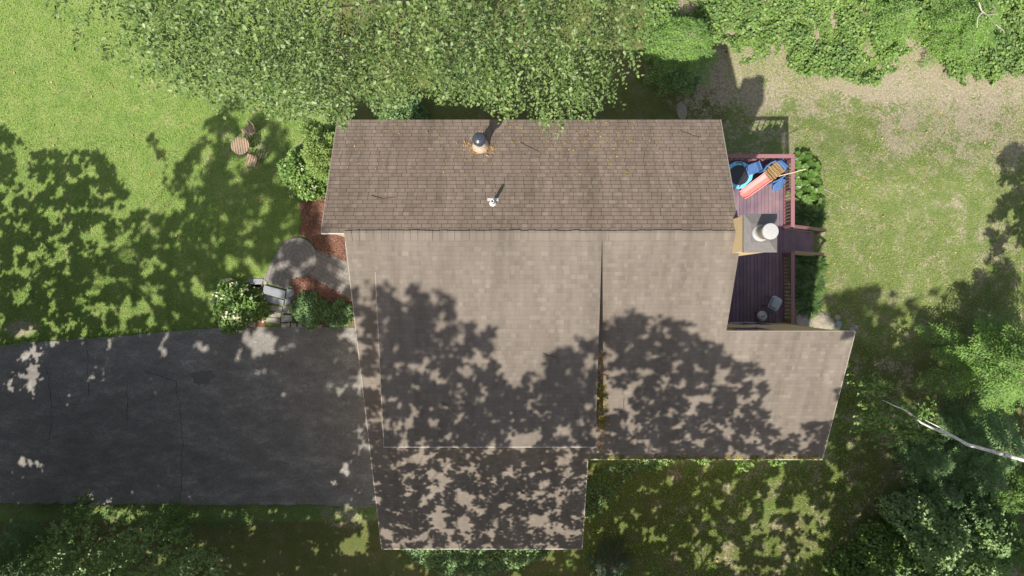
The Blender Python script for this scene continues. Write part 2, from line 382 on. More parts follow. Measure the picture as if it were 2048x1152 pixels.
soil = np.maximum(soil, .62 * np.exp(-(((ppx - 1640) / 40) ** 2 + ((ppy - 640) / 45) ** 2)))
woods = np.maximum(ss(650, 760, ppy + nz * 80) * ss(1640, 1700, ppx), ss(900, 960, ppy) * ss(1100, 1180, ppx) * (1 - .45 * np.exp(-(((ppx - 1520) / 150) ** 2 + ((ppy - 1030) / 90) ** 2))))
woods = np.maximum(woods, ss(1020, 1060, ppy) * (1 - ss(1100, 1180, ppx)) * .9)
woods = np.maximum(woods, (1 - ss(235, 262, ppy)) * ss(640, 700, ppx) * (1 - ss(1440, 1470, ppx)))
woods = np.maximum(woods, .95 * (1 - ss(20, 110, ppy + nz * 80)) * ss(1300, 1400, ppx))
ny, nx = XX.shape
idx = np.arange(nx * ny).reshape(ny, nx)
me = bpy.data.meshes.new('ground')
me.from_pydata(np.stack([XX, YY, zz], -1).reshape(-1, 3).tolist(), [], np.stack([idx[:-1, :-1], idx[:-1, 1:], idx[1:, 1:], idx[1:, :-1]], -1).reshape(-1, 4).tolist())
ca = me.color_attributes.new('zone', 'FLOAT_COLOR', 'POINT')
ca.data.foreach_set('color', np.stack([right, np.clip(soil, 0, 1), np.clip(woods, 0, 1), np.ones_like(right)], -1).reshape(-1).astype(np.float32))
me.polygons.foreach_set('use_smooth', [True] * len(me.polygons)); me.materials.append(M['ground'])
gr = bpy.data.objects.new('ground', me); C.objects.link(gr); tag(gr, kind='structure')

def wob(a, b, n, amp, seed):
    out = []
    for i in range(n):
        t = i / n; x = a[0] + (b[0] - a[0]) * t; y = a[1] + (b[1] - a[1]) * t
        out.append((x, y + amp * (float(vnoise(i * .9, seed * 7.7, seed)) - .5) * 2))
    return out
dpts = wob((-420, 728), (0, 689), 14, 3, 1) + wob((0, 689), (440, 655), 22, 4, 2) + [(440, 655), (520, 654), (720, 655)] + [(800, 655), (800, 1008), (765, 1009)] + wob((760, 1010), (300, 1010), 20, 4, 3) + wob((300, 1010), (0, 1007), 16, 5, 4) + [(-420, 1008)]
z_drive = .06
drive = MB().prism([P(a, b, z_drive)[:2] for a, b in dpts][::-1], -.05, z_drive).build('driveway', M['asphalt']); tag(drive, kind='structure')
def strip(pts, wd, z, name, m, parent):
    mb = MB(); P3 = [P(a, b, z) for a, b in pts]
    for i, (a, b) in enumerate(zip(P3[:-1], P3[1:])):
        d = Vector(b) - Vector(a); n = Vector((-d.y, d.x, 0)).normalized() * wd * random.uniform(.5, 1)
        mb.add([Vector(a) - n, Vector(b) - n, Vector(b) + n, Vector(a) + n], [(0, 1, 2, 3)])
    return mb.build(name, m, parent)
for pts in ([(352, 762), (355, 790), (361, 812), (362, 850), (365, 880), (363, 950), (361, 1004)], [(171, 675), (176, 730), (179, 790)], [(94, 730), (101, 790), (104, 836), (98, 880)], [(254, 770), (255, 850)], [(290, 742), (330, 756), (352, 762)]):
    pp = []
    for i in range(len(pts) - 1):
        for k in range(6):
            t = k / 6; pp.append((pts[i][0] + (pts[i + 1][0] - pts[i][0]) * t + random.uniform(-2, 2), pts[i][1] + (pts[i + 1][1] - pts[i][1]) * t + random.uniform(-1.2, 1.2)))
    tag(strip(pp + [pts[-1]], .011, z_drive + .004, 'crack', M['crack'], drive))
mb = MB(); c0 = P(405, 755, z_drive)
mb.add([(c0[0] + .5 * (1 + .22 * math.sin(3 * a) + .12 * math.sin(7 * a + 1)) * math.cos(a), c0[1] + .36 * (1 + .2 * math.sin(2 * a + 1) + .1 * math.sin(9 * a)) * math.sin(a), z_drive + .007) for a in [k * math.pi / 32 for k in range(64)]], [tuple(range(64))])
mb.build('oil_stain', M['stain'], drive)

# mulch beds and paved path, draped over the ground in small cells
def drape(test, x0, x1, y0, y1, dz, name, mats, uvf=None, cell=.055):
    a = P(x0, y1); b = P(x1, y0); X = np.arange(a[0], b[0], cell); Y = np.arange(a[1], b[1], cell); GX, GY = np.meshgrid(X, Y); Z = g(GX, GY) + dz
    cxm, cym = (GX[:-1, :-1] + GX[1:, 1:]) / 2, (GY[:-1, :-1] + GY[1:, 1:]) / 2; qx, qy = toPx(np.stack([cxm, cym, g(cxm, cym) + dz], -1))
    ok = test(qx, qy); n = GX.shape[1]; jj, ii = np.nonzero(ok); mb = MB(); used = {}
    def vid(j, i):
        k = (j, i)
        if k not in used: used[k] = len(mb.v); mb.v.append((GX[j, i], GY[j, i], Z[j, i]))
        return used[k]
    for j, i in zip(jj.tolist(), ii.tolist()): mb.f.append((vid(j, i), vid(j, i + 1), vid(j + 1, i + 1), vid(j + 1, i)))
    if uvf: mb.uv = [uvf(v) for v in mb.v]
    return mb.build(name, mats)
bedA = [(598, 405), (660, 395), (720, 400), (760, 470), (770, 540), (700, 530), (640, 508), (622, 480), (600, 470), (603, 440)]
bedB = [(575, 560), (582, 555), (625, 552), (720, 605), (745, 610), (745, 650), (600, 652), (586, 632), (584, 600), (590, 585)]
bedC = [(478, 565), (526, 570), (530, 656), (470, 650), (430, 640), (440, 590)]
wobx = lambda x, y: (fbm(x / 9, y / 9, 13) - .5) * 9
for b_ in (bedA, bedB, bedC):
    tag(drape(lambda x, y: inpoly(x + wobx(x, y), y + wobx(y, x), b_), min(p[0] for p in b_) - 8, max(p[0] for p in b_) + 8, min(p[1] for p in b_) - 8, max(p[1] for p in b_) + 8, .05, 'mulch_bed', M['mulch']), kind='structure')
pc = G(594, 515, .07); pr_ = 40 * 29.43 / F
legA = [(556, 500), (529, 552), (526, 562), (577, 580), (582, 557), (615, 553), (634, 515), (600, 490)]; legB = [(612, 548), (740, 622), (740, 540), (634, 500), (600, 515)]
def rotuv(v, a): return (v[0] * math.cos(a) + v[1] * math.sin(a), -v[0] * math.sin(a) + v[1] * math.cos(a))
inC = lambda x, y: (x - 594) ** 2 + (y - 515) ** 2 < 40 ** 2
plaza = drape(inC, 550, 638, 471, 559, .075, 'path', M['paver'], None)
mb = MB(); NA = 60; rings = [.01, .13, .28, .44, .6, .76, .9, 1.0]; uvs = []
for r_ in rings:
    for k in range(NA + 1):
        a = 2 * math.pi * k / NA; x_, y_ = pc[0] + pr_ * r_ * math.cos(a), pc[1] + pr_ * r_ * math.sin(a); mb.v.append((x_, y_, float(g(x_, y_)) + .082)); uvs.append((a * .58, pr_ * r_))
for i_ in range(len(rings) - 1):
    for k in range(NA): mb.f.append((i_ * (NA + 1) + k, (i_ + 1) * (NA + 1) + k, (i_ + 1) * (NA + 1) + k + 1, i_ * (NA + 1) + k + 1))
bpy.data.objects.remove(plaza); mb.uv = uvs
path = mb.build('path', M['paver']); tag(path, kind='structure')
drape(lambda x, y: inpoly(x, y, legA) & ~inC(x, y), 515, 640, 480, 590, .07, 'path_leg', M['paver'], lambda v: rotuv(v, R(75))).parent = path
drape(lambda x, y: inpoly(x, y, legB) & ~inC(x, y), 590, 750, 490, 630, .066, 'path_leg', M['paver'], lambda v: rotuv(v, R(-28))).parent = path

# stone steps
def rough_stone(poly, z0, z1):
    mb = MB(); n = len(poly); b = [P(a, c, z1) for a, c in poly]; cx = sum(p[0] for p in b) / n; cy = sum(p[1] for p in b) / n
    return mb.prism([(p[0], p[1]) for p in b], z0, z1)
z6 = lambda pl: [(400 + a / 6.4, 540 + b / 6.4) for a, b in pl]
steps = [([(820, 190), (1095, 265), (1085, 375), (790, 295)], .60, 'slate', 'smooth blue grey flagstone slab at the head of the steps'),
 ([(1108, 245), (1190, 240), (1207, 258), (1190, 330), (1097, 365)], .56, 'slate', 'blotched dark stone beside the smooth top slab'),
 ([(790, 310), (1075, 385), (1068, 448), (780, 405)], .46, 'slate', 'dark slab with a white scuff, second tread of the steps'),
 ([(1088, 375), (1165, 352), (1160, 435), (1076, 445)], .44, 'slate', 'small dark stone at the right end of the second tread'),
 ([(840, 435), (1055, 472), (1050, 540), (825, 500)], .33, 'stone', 'pale sunlit slab, third tread of the steps'),
 ([(1062, 462), (1150, 453), (1143, 552), (1058, 552)], .31, 'stone', 'squarish tan stone at the right end of the third tread'),
 ([(812, 505), (1040, 548), (1028, 612), (795, 588)], .22, 'stone', 'long tan slab, fourth tread of the steps'),
 ([(1042, 568), (1185, 580), (1178, 655), (1032, 670)], .25, 'stone', 'broad lichen covered stone right of the fourth tread'),
 ([(830, 600), (1028, 622), (1018, 695), (815, 655)], .13, 'stone', 'dark lowest slab of the steps above the asphalt'),
 ([(1032, 678), (1152, 672), (1150, 728), (1040, 730)], .17, 'stone', 'flat pale stone at the foot of the steps by the driveway'),
 ([(1165, 682), (1228, 676), (1232, 738), (1160, 735)], .19, 'stone', 'small cream stone edging the driveway, nearest the steps'),
 ([(1242, 682), (1298, 680), (1302, 736), (1244, 738)], .18, 'stone', 'small cream stone edging the driveway beside the dark shrub'),
 ([(1312, 684), (1420, 690), (1418, 738), (1310, 735)], .16, 'stone', 'long cream edging stone under the dark shrub'),
 ([(1440, 692), (1560, 695), (1556, 738), (1436, 736)], .15, 'stone', 'pale edging stone half covered by the dark shrub'),
 ([(600, 110), (810, 108), (795, 175), (785, 228), (640, 215)], .55, 'slate', 'flat grey stone left of the paved path'),
 ([(470, 145), (588, 140), (575, 212), (478, 205)], .52, 'stone', 'rounded grey stone behind the flowering shrub'),
 ([(822, 122), (862, 150), (850, 185), (808, 185)], .6, 'stone', 'small pinkish stone at the corner of the paved path')]
for pl, zt, mt, lb in steps:
    o = rough_stone(z6(pl), -.02, zt).build('step_stone' if zt > .12 and 'tread' in lb or 'slab' in lb else 'edging_stone', M[mt], bevel=.025)
    tag(o, lb, 'stone', 'stones of the garden steps')
# low retaining wall stones west of the steps, half under the flowering shrub
for k, (a, b) in enumerate([(455, 652), (470, 650), (487, 648), (503, 648)]):
    p = P(a, b, .2); mb = MB().box((p[0], p[1], .12), (.32, .26, .24), random.uniform(-.2, .2))
    tag(mb.build('edging_stone', M['stone'], bevel=.05), 'cream edging stone along the driveway below the flowering shrub', 'stone', 'edging stones under the flowering shrub')

# ------------------------------------------------------------ house
house = thing('house', 'large house with brown and taupe shingled roofs, dormer, garage wing and tan siding', 'house')
EXP = .143
def courses(x0, x1, s0, s1, sgn, k, lift=0.0, mb=None, uv=None, butt=.013, lo=None):
    c_, s_ = math.cos(math.atan(k)), math.sin(math.atan(k))
    n0 = math.floor(s0 / EXP + 1e-6); s = s0; i = n0
    def pt(x, s, h): return (x, RY + sgn * (s * c_ + h * s_), RZ + lift - s * s_ + h * c_)
    while s < s1 - 1e-6:
        e = min((i + 1) * EXP, s1)
        o = len(mb.v); f = (e - s) / EXP
        for (q, h) in ((s, .002), (e, .002 + butt * f), (e, .0)):
            for x in (x0, x1): mb.v.append(pt(x, q, h)); uv.append((x, q - (1e-3 if q == e else 0)))
        fa = [(o, o + 1, o + 3, o + 2), (o + 2, o + 3, o + 5, o + 4)]
        mb.f += fa if sgn > 0 else [t[::-1] for t in fa]
        s = e; i += 1
def slab(x0, x1, s0, s1, sgn, k, th=.16, lift=0.0):
    """solid roof deck under the shingles: a prism along x"""
    c_, s_ = math.cos(math.atan(k)), math.sin(math.atan(k))
    prof = [(RY + sgn * s * c_, RZ + lift - s * s_ - h) for s, h in ((s0, .004), (s1, .004), (s1, th + .004), (s0, th + .004))]
    if sgn < 0: prof = prof[::-1]
    return MB().prismx(prof, x0, x1)
SLN = (NYE - RY) / c6
# north slope
mb = MB(); uv = []; courses(NX0, NX1, 0, SLN, 1, .5, 0, mb, uv, .016); mb.uv = uv
roofN = mb.build('roof', M['roofN'], house); roofN['label'] = 'brown weathered north roof slope with two vents'
slab(NX0 + .01, NX1 - .01, .0, SLN - .012, 1, .5).build('roof_deck', M['trim'], roofN)
# south slope, garage and wing
mb = MB(); uv = []
courses(SX0, SXG, 0, SG, -1, .5, 0, mb, uv, .012); courses(SXG, SXM, 0, SR, -1, .5, 0, mb, uv, .012); courses(SXM, SXW, SW0, SR, -1, .5, 0, mb, uv, .012)
mb.uv = uv; roofS = mb.build('roof', M['roofS'], house); roofS['label'] = 'taupe south roof slope running down over garage and wing'
dk = MB()
for a in ((SX0 + .01, SXG - .005, .02, SG - .012), (SXG - .004, SXM - .01, .021, SR - .012), (SXM - .009, SXW - .01, SW0 + .01, SR - .0121)):
    t = slab(*a, -1, .5); dk.add(t.v, t.f)
dk.build('roof_deck', M['trim'], roofS)
# dormer roof, lower pitch
mb = MB(); uv = []; courses(DX0, DX1, .05, DS, -1, .25, .012, mb, uv, .012); mb.uv = uv
roofD = mb.build('dormer', M['roofS'], house); roofD['label'] = 'wide shed dormer with shallow taupe roof'
slab(DX0 + .01, DX1 - .01, .1, DS - .012, -1, .25, .15, .012).build('roof_deck', M['trim'], roofD)
zs = lambda y: RZ - .5 * (RY - y); zd = lambda y: RZ - .25 * (RY - y)
yd = RY - DS * c3 + .12
MB().prismx([(RY - .8, zs(RY - .8) - .1), (RY - .8, zd(RY - .8) - .18), (yd, zd(yd) - .16), (yd, zs(yd) - .1)], DX0 + .1, DX1 - .06).build('wall', M['siding'], roofD)
# rake and eave trim, each strip a part
def line(x, s0, s1, sgn, k, lift=0, wd=.03, h=.1, m='drip'):
    c_, s_ = math.cos(math.atan(k)), math.sin(math.atan(k))
    a = (x, RY + sgn * s0 * c_, RZ + lift - s0 * s_ - h / 2 + .01); b = (x, RY + sgn * s1 * c_, RZ + lift - s1 * s_ - h / 2 + .01)
    MB().bar(a, b, wd, h).build('rake_board', M[m], house)
line(SX0 - .012, 0.02, SG, -1, .5, wd=.022); line(SXG + .013, SR + .03, SG, -1, .5, wd=.022); line(SXW + .013, SW0, SR, -1, .5, wd=.022); line(DX0 - .01, 1.2, DS, -1, .25, .008, .014); line(NX0 - .013, .02, SLN, 1, .5, wd=.022); line(NX1 + .013, .02, SLN, 1, .5, wd=.022)
for (x0, x1, s, m) in ((SX0 - .03, SXG + .03, SG, 'trim'), (SXG + .04, SXW + .03, SR, 'trim')):
    y = RY - s * c6 - .014; z = RZ - s * s6; MB().box(((x0 + x1) / 2, y, z - .05), (x1 - x0, .026, .11)).build('fascia', M[m], house)
MB().box(((SXM + SXW) / 2, RY - SW0 * c6 + .012, RZ - SW0 * s6 - .06), (SXW - SXM, .02, .12)).build('fascia', M['drip'], house)
MB().box(((NX0 + SX0) / 2, RY - .03, RZ - .09), (SX0 - NX0 + .02, .03, .16)).build('fascia', M['trim'], house)
yq = RY - DS * c3; MB().box(((DX0 + DX1) / 2, yq - .012, RZ - DS * s3 - .03), (DX1 - DX0, .022, .1)).build('fascia', M['trim'], house)
# ridge caps
rc = MB()
n = int((SXM - SX0 + .05) / .219)
for i in range(n + 1):
    x0 = SX0 - .02 + i * .219; x1 = min(x0 + .228, SXM); h0, h1 = .012 + .008 * random.random(), .034 + random.uniform(-.006, .008)
    yN = RY + .055 + random.uniform(-.012, .012)
    pr = [(RY - .25, RZ - .125 if x0 > DX1 or x1 < DX0 else RZ - .0625), (RY - .02, RZ), (yN, RZ - .006)]
    rc.add([(x0, y, z + h0 + .006) for y, z in pr] + [(x1, y, z + h1 + .006) for y, z in pr] + [(x0, yN, RZ - .03), (x1, yN, RZ - .03)] + [(x1, RY - .25, pr[0][1])], [(0, 3, 4, 1), (1, 4, 5, 2), (2, 5, 7, 6), (3, 8, 4)])
rc.uv = [(v[0] * 1.19, v[1] * .2) for v in rc.v]
rc.build('ridge_cap', M['roofS'], house)
# walls
wl = MB()
yN = NYE - .3
wl.prismx([(RY, RZ - .22), (RY, -1.3), (yN, -1.3), (yN, RZ - .5 * (yN - RY) - .2)][::-1], NX0 + .25, NX1 - .3)
yG = RY - SG * c6 + .3
wl.prismx([(RY - .01, -1.2), (RY - .01, zs(RY) - .22), (yG, zs(yG) - .2), (yG, -1.2)][::-1], SX0 + .25, SXG - .25)
yR = RY - SR * c6 + .25
wl.prismx([(RY - .011, -1.2), (RY - .011, zs(RY) - .22), (yR, zs(yR) - .2), (yR, -1.2)][::-1], SXG - .26, SXM - .25)
yW = RY - SW0 * c6 - .03
wl.prismx([(yW, -1.2), (yW, zs(yW) - .17), (yR - .001, zs(yR) - .2), (yR - .001, -1.2)][::-1], SXM - .26, SXW - .12)
wl.build('wall', M['siding'], house)
# door and window in the wing's deck wall
ZD = 2.05
def window(x0, x1, z0, z1, y, name, pane='glass', fw=.07, mull=True, fm='white'):
    fr = MB()
    for (a, b, c, d) in ((x0, x1, z0, z0 + fw), (x0, x1, z1 - fw, z1), (x0, x0 + fw, z0 + fw, z1 - fw), (x1 - fw, x1, z0 + fw, z1 - fw)):
        fr.box(((a + b) / 2, y + .014, (c + d) / 2), (b - a, .04, d - c))
    if mull: fr.box(((x0 + x1) / 2, y + .012, (z0 + z1) / 2), (.05, .03, z1 - z0 - 2 * fw))
    o = fr.build(name, M[fm], house)
    MB().box(((x0 + x1) / 2, y + .006, (z0 + z1) / 2), (x1 - x0 - 2 * fw, .01, z1 - z0 - 2 * fw)).build('pane', M[pane], o)
    return o
window(8.85, 10.05, ZD + .02, ZD + 2.1, yW, 'sliding_door', fw=.06)
window(7.55, 8.75, 5.6, 7.2, yW, 'window', fw=.05, mull=False, fm='trim')
# gable window on the west face
# chimney
chz = 10.5; ca0 = P(1488, 504, chz); ca1 = P(1554, 428, chz); cxm, cym = (ca0[0] + ca1[0]) / 2, (ca0[1] + ca1[1]) / 2; cw, cl = ca1[0] - ca0[0], ca1[1] - ca0[1]
chx0 = ca0[0] + .035
mb = MB().box((cxm, cym, (chz - .08 - 1.2) / 2), (cw - .07, cl - .07, chz - .08 + 1.2)); mb.box((cxm, cym, chz - .22), (cw - .02, cl - .02, .24))
chim = mb.build('chimney', M['siding'], house); chim['label'] = 'tan boxed chimney with brown grey metal top and round flue'
cp = MB().box((cxm, cym, chz - .055), (cw + .02, cl + .02, .08))
hw, hl = cw / 2 + .01, cl / 2 + .01
fxy = P(1521, 466, 10.55)
n = 4; cp.add([(cxm - hw, cym - hl, chz - .015), (cxm + hw, cym - hl, chz - .015), (cxm + hw, cym + hl, chz - .015), (cxm - hw, cym + hl, chz - .015), (fxy[0] - .27, fxy[1] - .27, chz + .05), (fxy[0] + .27, fxy[1] - .27, chz + .05), (fxy[0] + .27, fxy[1] + .27, chz + .05), (fxy[0] - .27, fxy[1] + .27, chz + .05)],
       [(0, 1, 5, 4), (1, 2, 6, 5), (2, 3, 7, 6), (3, 0, 4, 7), (4, 5, 6, 7)])
cp.build('chimney_cover', M['capmetal'], chim)
MB().lathe([(.245, .0), (.24, .05), (.2, .1), (.185, .12), (.185, .34)], (fxy[0], fxy[1], chz + .03), 32).build('flue_pipe', M['flue'], chim)
MB().lathe([(.19, .33), (.205, .34), (.21, .62), (.2, .66)], (fxy[0], fxy[1], chz + .03), 36).build('flue_band', M['flue_dirty'], chim)
ct = P(1541, 462.5, 11.25)
MB().lathe([(.2, -.05), (.222, -.04), (.226, .0), (.215, .016), (.1, .026), (.01, .028)], (ct[0], ct[1], 11.25), 40).build('flue_cap', M['flue'], chim)
# vents
def roofz(y): return RZ - .5 * (y - RY)
vx, vy = -1.0, 4.52; vz = roofz(vy)
mb = MB().lathe([(.27, -.12), (.26, .1), (.17, .34), (.15, .36), (.15, .5)], (vx, vy, vz), 28)
v1 = mb.build('furnace_vent', M['oldwood'].copy(), roofN, smooth=False)
v1.data.materials[0] = noisy('rusty_pale_flashing', (.5, .44, .36), (.33, .22, .13), 7, .6, .1, 30, .4)
mb = MB().lathe([(.13, .5), (.13, .98), (.125, 1.0)], (vx, vy, vz), 24); mb.lathe([(.205, .97), (.21, 1.0), (.205, 1.1)], (vx, vy, vz), 28)
mb.lathe([(.2, 1.1), (.19, 1.14), (.15, 1.19), (.08, 1.225), (.01, 1.235)], (vx, vy, vz), 28)
c = mb.build('furnace_vent', M['blackdome'], roofN, smooth=False)
mb = MB().box((vx, vy + .1, vz + .0), (.75, .6, .01), M=Matrix.Rotation(-math.atan(.5), 3, 'X')); mb.build('flashing', M['galv'], roofN) if False else None
px_, py_ = -.585, 2.575; pz = roofz(py_)
fl = MB(); Mx = Matrix.Rotation(-math.atan(.5), 3, 'X')
fl.box((px_, py_ + .13, pz - .045), (.34, .1, .02), M=Mx); fl.lathe([(.115, -.05), (.11, .03), (.07, .1), (.055, .11)], (px_, py_, pz), 24)
fl.build('vent_flashing', M['white'], roofN)
mb = MB(); n = 20
ring = lambda r, z: [(px_ + r * math.cos(2 * math.pi * k / n), py_ + r * math.sin(2 * math.pi * k / n), pz + z) for k in range(n)]
mb.add(ring(.052, 0) + ring(.052, .62) + ring(.034, .62) + ring(.034, .25), [(i * n + k, i * n + (k + 1) % n, (i + 1) * n + (k + 1) % n, (i + 1) * n + k) for i in range(3) for k in range(n)] + [tuple(3 * n + k for k in range(n))])
mb.build('vent_pipe', M['white'], roofN)

# ------------------------------------------------------------ deck
deck = thing('deck', 'raised maroon stained timber deck along the east wall with railings and steps', 'deck', (0, 0, 0))
DXW, DXE, DYN, DYS = NX1 - .3, 11.14, 5.24, yW
b = MB(); x = DXW + .01; k = 0
while x < DXE - .02:
    x1 = min(x + .148, DXE); b.box(((x + x1) / 2 - .004, (DYN + DYS) / 2, ZD - .02), (x1 - x - .012, DYN - DYS - .02, .04)); x = x1
b.build('decking', M['deck'], deck)
jo = MB()
for y in np.arange(DYS + .2, DYN, .6): jo.box(((DXW + DXE) / 2, y, ZD - .15), (DXE - DXW - .1, .05, .2))
jo.box((DXE - .02, (DYN + DYS) / 2, ZD - .15), (.04, DYN - DYS - .04, .22)); jo.box(((DXW + DXE) / 2, DYN - .02, ZD - .15), (DXE - DXW - .08, .04, .22))
jo.build('joist', M['rail'], deck)
for (x, y) in ((DXE - .1, DYN - .1), (DXE - .1, 2.3), (DXE - .1, .9), (DXW + .6, DYN - .1)):
    MB().box((x, y, (ZD - .25 - 1.2) / 2), (.12, .12, ZD - .25 + 1.2)).build('support_post', M['rail'], deck)
RT = 3.0
balu = None
def railing(a, b, n):
    global balu
    a = Vector((*a, 0)); b = Vector((*b, 0)); d = (b - a); L = d.length; ang = math.atan2(d.y, d.x); c = (a + b) / 2
    r = MB().box((c.x, c.y, RT - .02), (L, .15, .04), ang).build('railing', M['rail'], deck, bevel=.004)
    MB().box((c.x, c.y, RT - .085), (L - .12, .04, .085), ang).build('top_rail', M['rail'], r)
    MB().box((c.x, c.y, ZD + .12), (L - .12, .045, .09), ang).build('bottom_rail', M['rail'], r)
    for t in (0.0, 1.0):
        p = a + d * t; p = p - d.normalized() * (.06 if t else -.06)
        MB().box((p.x, p.y, (RT - .045 + ZD - .2) / 2), (.095, .095, RT - .045 - ZD + .2), ang).build('post', M['rail'], r)
    if balu is None:
        balu = MB().box((0, 0, 0), (.036, .036, RT - .13 - ZD - .165)).build('baluster', M['rail'], r); first = True
    else: first = False
    for i in range(n):
        p = a + d * ((i + 1) / (n + 1)); o = balu if first and i == 0 else balu.copy()
        if o is not balu: C.objects.link(o)
        o.parent = r; o.location = (p.x, p.y, (RT - .13 + ZD + .165) / 2); o.rotation_euler = (0, 0, ang)
    return r
XR = DXE - .03
railing((DXW + .05, DYN - .02), (XR + .075, DYN - .02), 18)
railing((XR, 2.42), (XR, DYN - .1), 19)
railing((XR, DYS + .02), (XR, 1.42), 18)
NT_, RUN = 8, .25
for i in range(NT_):
    z = ZD - (i + 1) * .228
    MB().box((DXE + .02 + (i + .5) * RUN, 1.93, z - .02), (RUN - .04, .98, .04)).build('stair_tread', M['deck'], deck)
for y in (1.42, 2.44):
    mb = MB(); mb.bar((DXE + .02, y, ZD - .2), (DXE + NT_ * RUN + .1, y, ZD - .2 - NT_ * .228 - .02), .04, .24)
    st = mb.build('stair_stringer', M['oldwood'], deck)
    if y > 2:
        a = Vector((DXE, y, RT - .02)); b = Vector((DXE + 2.3, y, RT - 2.0)); mid = a.lerp(b, .45)
        MB().bar(a, mid, .13, .04).build('handrail', M['rail'], deck); MB().bar(mid, b, .13, .04).build('handrail', M['oldwood'], deck)
    else:
        MB().bar((DXE + .05, y, RT - .05), (DXE + 2.3, y, RT - 2.0), .11, .04).build('handrail', M['oldwood'], deck)
    MB().box((DXE + 2.2, y, .48), (.09, .09, 1.2)).build('post', M['oldwood'], deck)

# ------------------------------------------------------------ things on the deck
def ringband(mb, c, r0, r1, z, h, n=40):
    vs = []
    for (r, zz) in ((r0, z), (r1, z), (r1 - .01, z + h), (r0 + .01, z + h)):
        vs += [(c[0] + r * math.cos(2 * math.pi * k / n), c[1] + r * math.sin(2 * math.pi * k / n), zz) for k in range(n)]
    return mb.add(vs, [(i * n + k, i * n + (k + 1) % n, ((i + 1) % 4) * n + (k + 1) % n, ((i + 1) % 4) * n + k) for i in range(4) for k in range(n)])
tc = P(1478, 350, 2.32)
tr_ = thing('mini_trampoline', 'small round trampoline with light blue padded rim on the deck', 'trampoline', (tc[0], tc[1], ZD))
ringband(MB(), (0, 0), .40, .56, .24, .035).build('padded_rim', M['blueP2'], tr_, smooth=False)
MB().lathe([(.405, .245), (.405, .255)], (0, 0, 0), 40).build('jumping_mat', M['black'], tr_)
for k in range(6):
    a = k * math.pi / 3 + .3; MB().tube([(.5 * math.cos(a), .5 * math.sin(a), 0), (.5 * math.cos(a), .5 * math.sin(a), .245)], .018).build('leg', M['black'], tr_)
MB().tube([(-.1, .5, .25), (-.06, .42, .75), (.1, -.1, .95), (.12, -.2, .95), (.0, -.5, .25)], .016).build('handlebar', M['black'], tr_)
# toddler climber: brown wavy platform, blue walls, red slide
pl = P(1549, 343, 2.7)
cl_ = thing('toddler_climber', 'plastic toddler climber with red slide, brown wavy platform and blue walls', 'play slide', (pl[0], pl[1], ZD), R(38))
# local +x points to the top end of the slide axis, slide runs down to -x
mb = MB(); nx_, ny_ = 3, 24
for j in range(ny_ + 1):
    for i in range(nx_ + 1):
        u = -.36 + .78 * j / ny_; mb.v.append((u, -.27 + .54 * i / nx_ + .035 * math.sin(j * .8), .62 + .025 * math.sin(j * 1.9)))
for j in range(ny_):
    for i in range(nx_): a = j * (nx_ + 1) + i; mb.f.append((a, a + nx_ + 1, a + nx_ + 2, a + 1))
o = mb.build('platform', M['brownp'], cl_); sm = o.modifiers.new('solid', 'SOLIDIFY'); sm.thickness = .05
rg = MB()
for k in range(6):
    u = -.28 + k * .125
    rg.tube([(u + .02 * math.sin(t * 6), -.25 + t * .5, .66) for t in np.linspace(0, 1, 9)], .012, 5)
rg.build('tread_ridge', noisy('worn_tan_plastic', (.4, .28, .13), (.33, .22, .1), 5, .5), cl_)
mb = MB(); ch = []
NS = 14
prof = [(-.215, .09), (-.19, .1), (-.165, .02), (0, .0), (.165, .02), (.19, .1), (.215, .09)]
for j in range(NS + 1):
    t = j / NS; u = -.33 - 1.12 * t; z = .6 - .5 * (t ** .9) if t < .85 else .6 - .5 * (.85 ** .9) - (t - .85) * .4
    wsc = 1.0 if t < .9 else 1 - .35 * ((t - .9) / .1) ** 2
    for (v, h) in prof: mb.v.append((u, v * wsc, z + h))
for j in range(NS):
    for i in range(6): a = j * 7 + i; mb.f.append((a, a + 1, a + 8, a + 7))
o = mb.build('slide', M['red'], cl_); sm = o.modifiers.new('solid', 'SOLIDIFY'); sm.thickness = .02
rim = MB()
for sgn in (-1, 1): rim.tube([(-.33 - 1.12 * j / NS, sgn * .205 * (1.0 if j / NS < .9 else .9), mb.v[j * 7 + (0 if sgn < 0 else 6)][2] + .005) for j in range(NS + 1)], .014, 6)
rim.build('slide_rim', M['redpale'], cl_)
def panel(pts, z0, z1, th, name, m):
    mb = MB()
    for a, b in zip(pts[:-1], pts[1:]):
        d = Vector((b[0] - a[0], b[1] - a[1], 0)); c = ((a[0] + b[0]) / 2, (a[1] + b[1]) / 2, (z0 + z1) / 2)
        mb.box(c, (d.length + .01, th, z1 - z0), math.atan2(d.y, d.x))
    return mb.build(name, m, cl_, bevel=.02)
panel([(-.38, .3), (-.2, .36), (.05, .37), (.24, .31)], 0, .84, .07, 'side_wall', M['bluep'])
panel([(-.34, -.3), (-.1, -.37), (.16, -.38), (.36, -.3)], 0, .76, .07, 'side_wall', M['bluep'])
mb = MB(); mb.add([(.3, .28, .4), (.55, .2, .05), (.62, -.16, .05), (.36, -.24, .35), (.3, .28, .78), (.48, .2, .74), (.55, -.12, .74), (.36, -.24, .76)], [(0, 1, 2, 3), (4, 7, 6, 5), (0, 4, 5, 1), (1, 5, 6, 2), (2, 6, 7, 3), (3, 7, 4, 0)])
mb.build('end_wall', M['bluep'], cl_, bevel=.03)
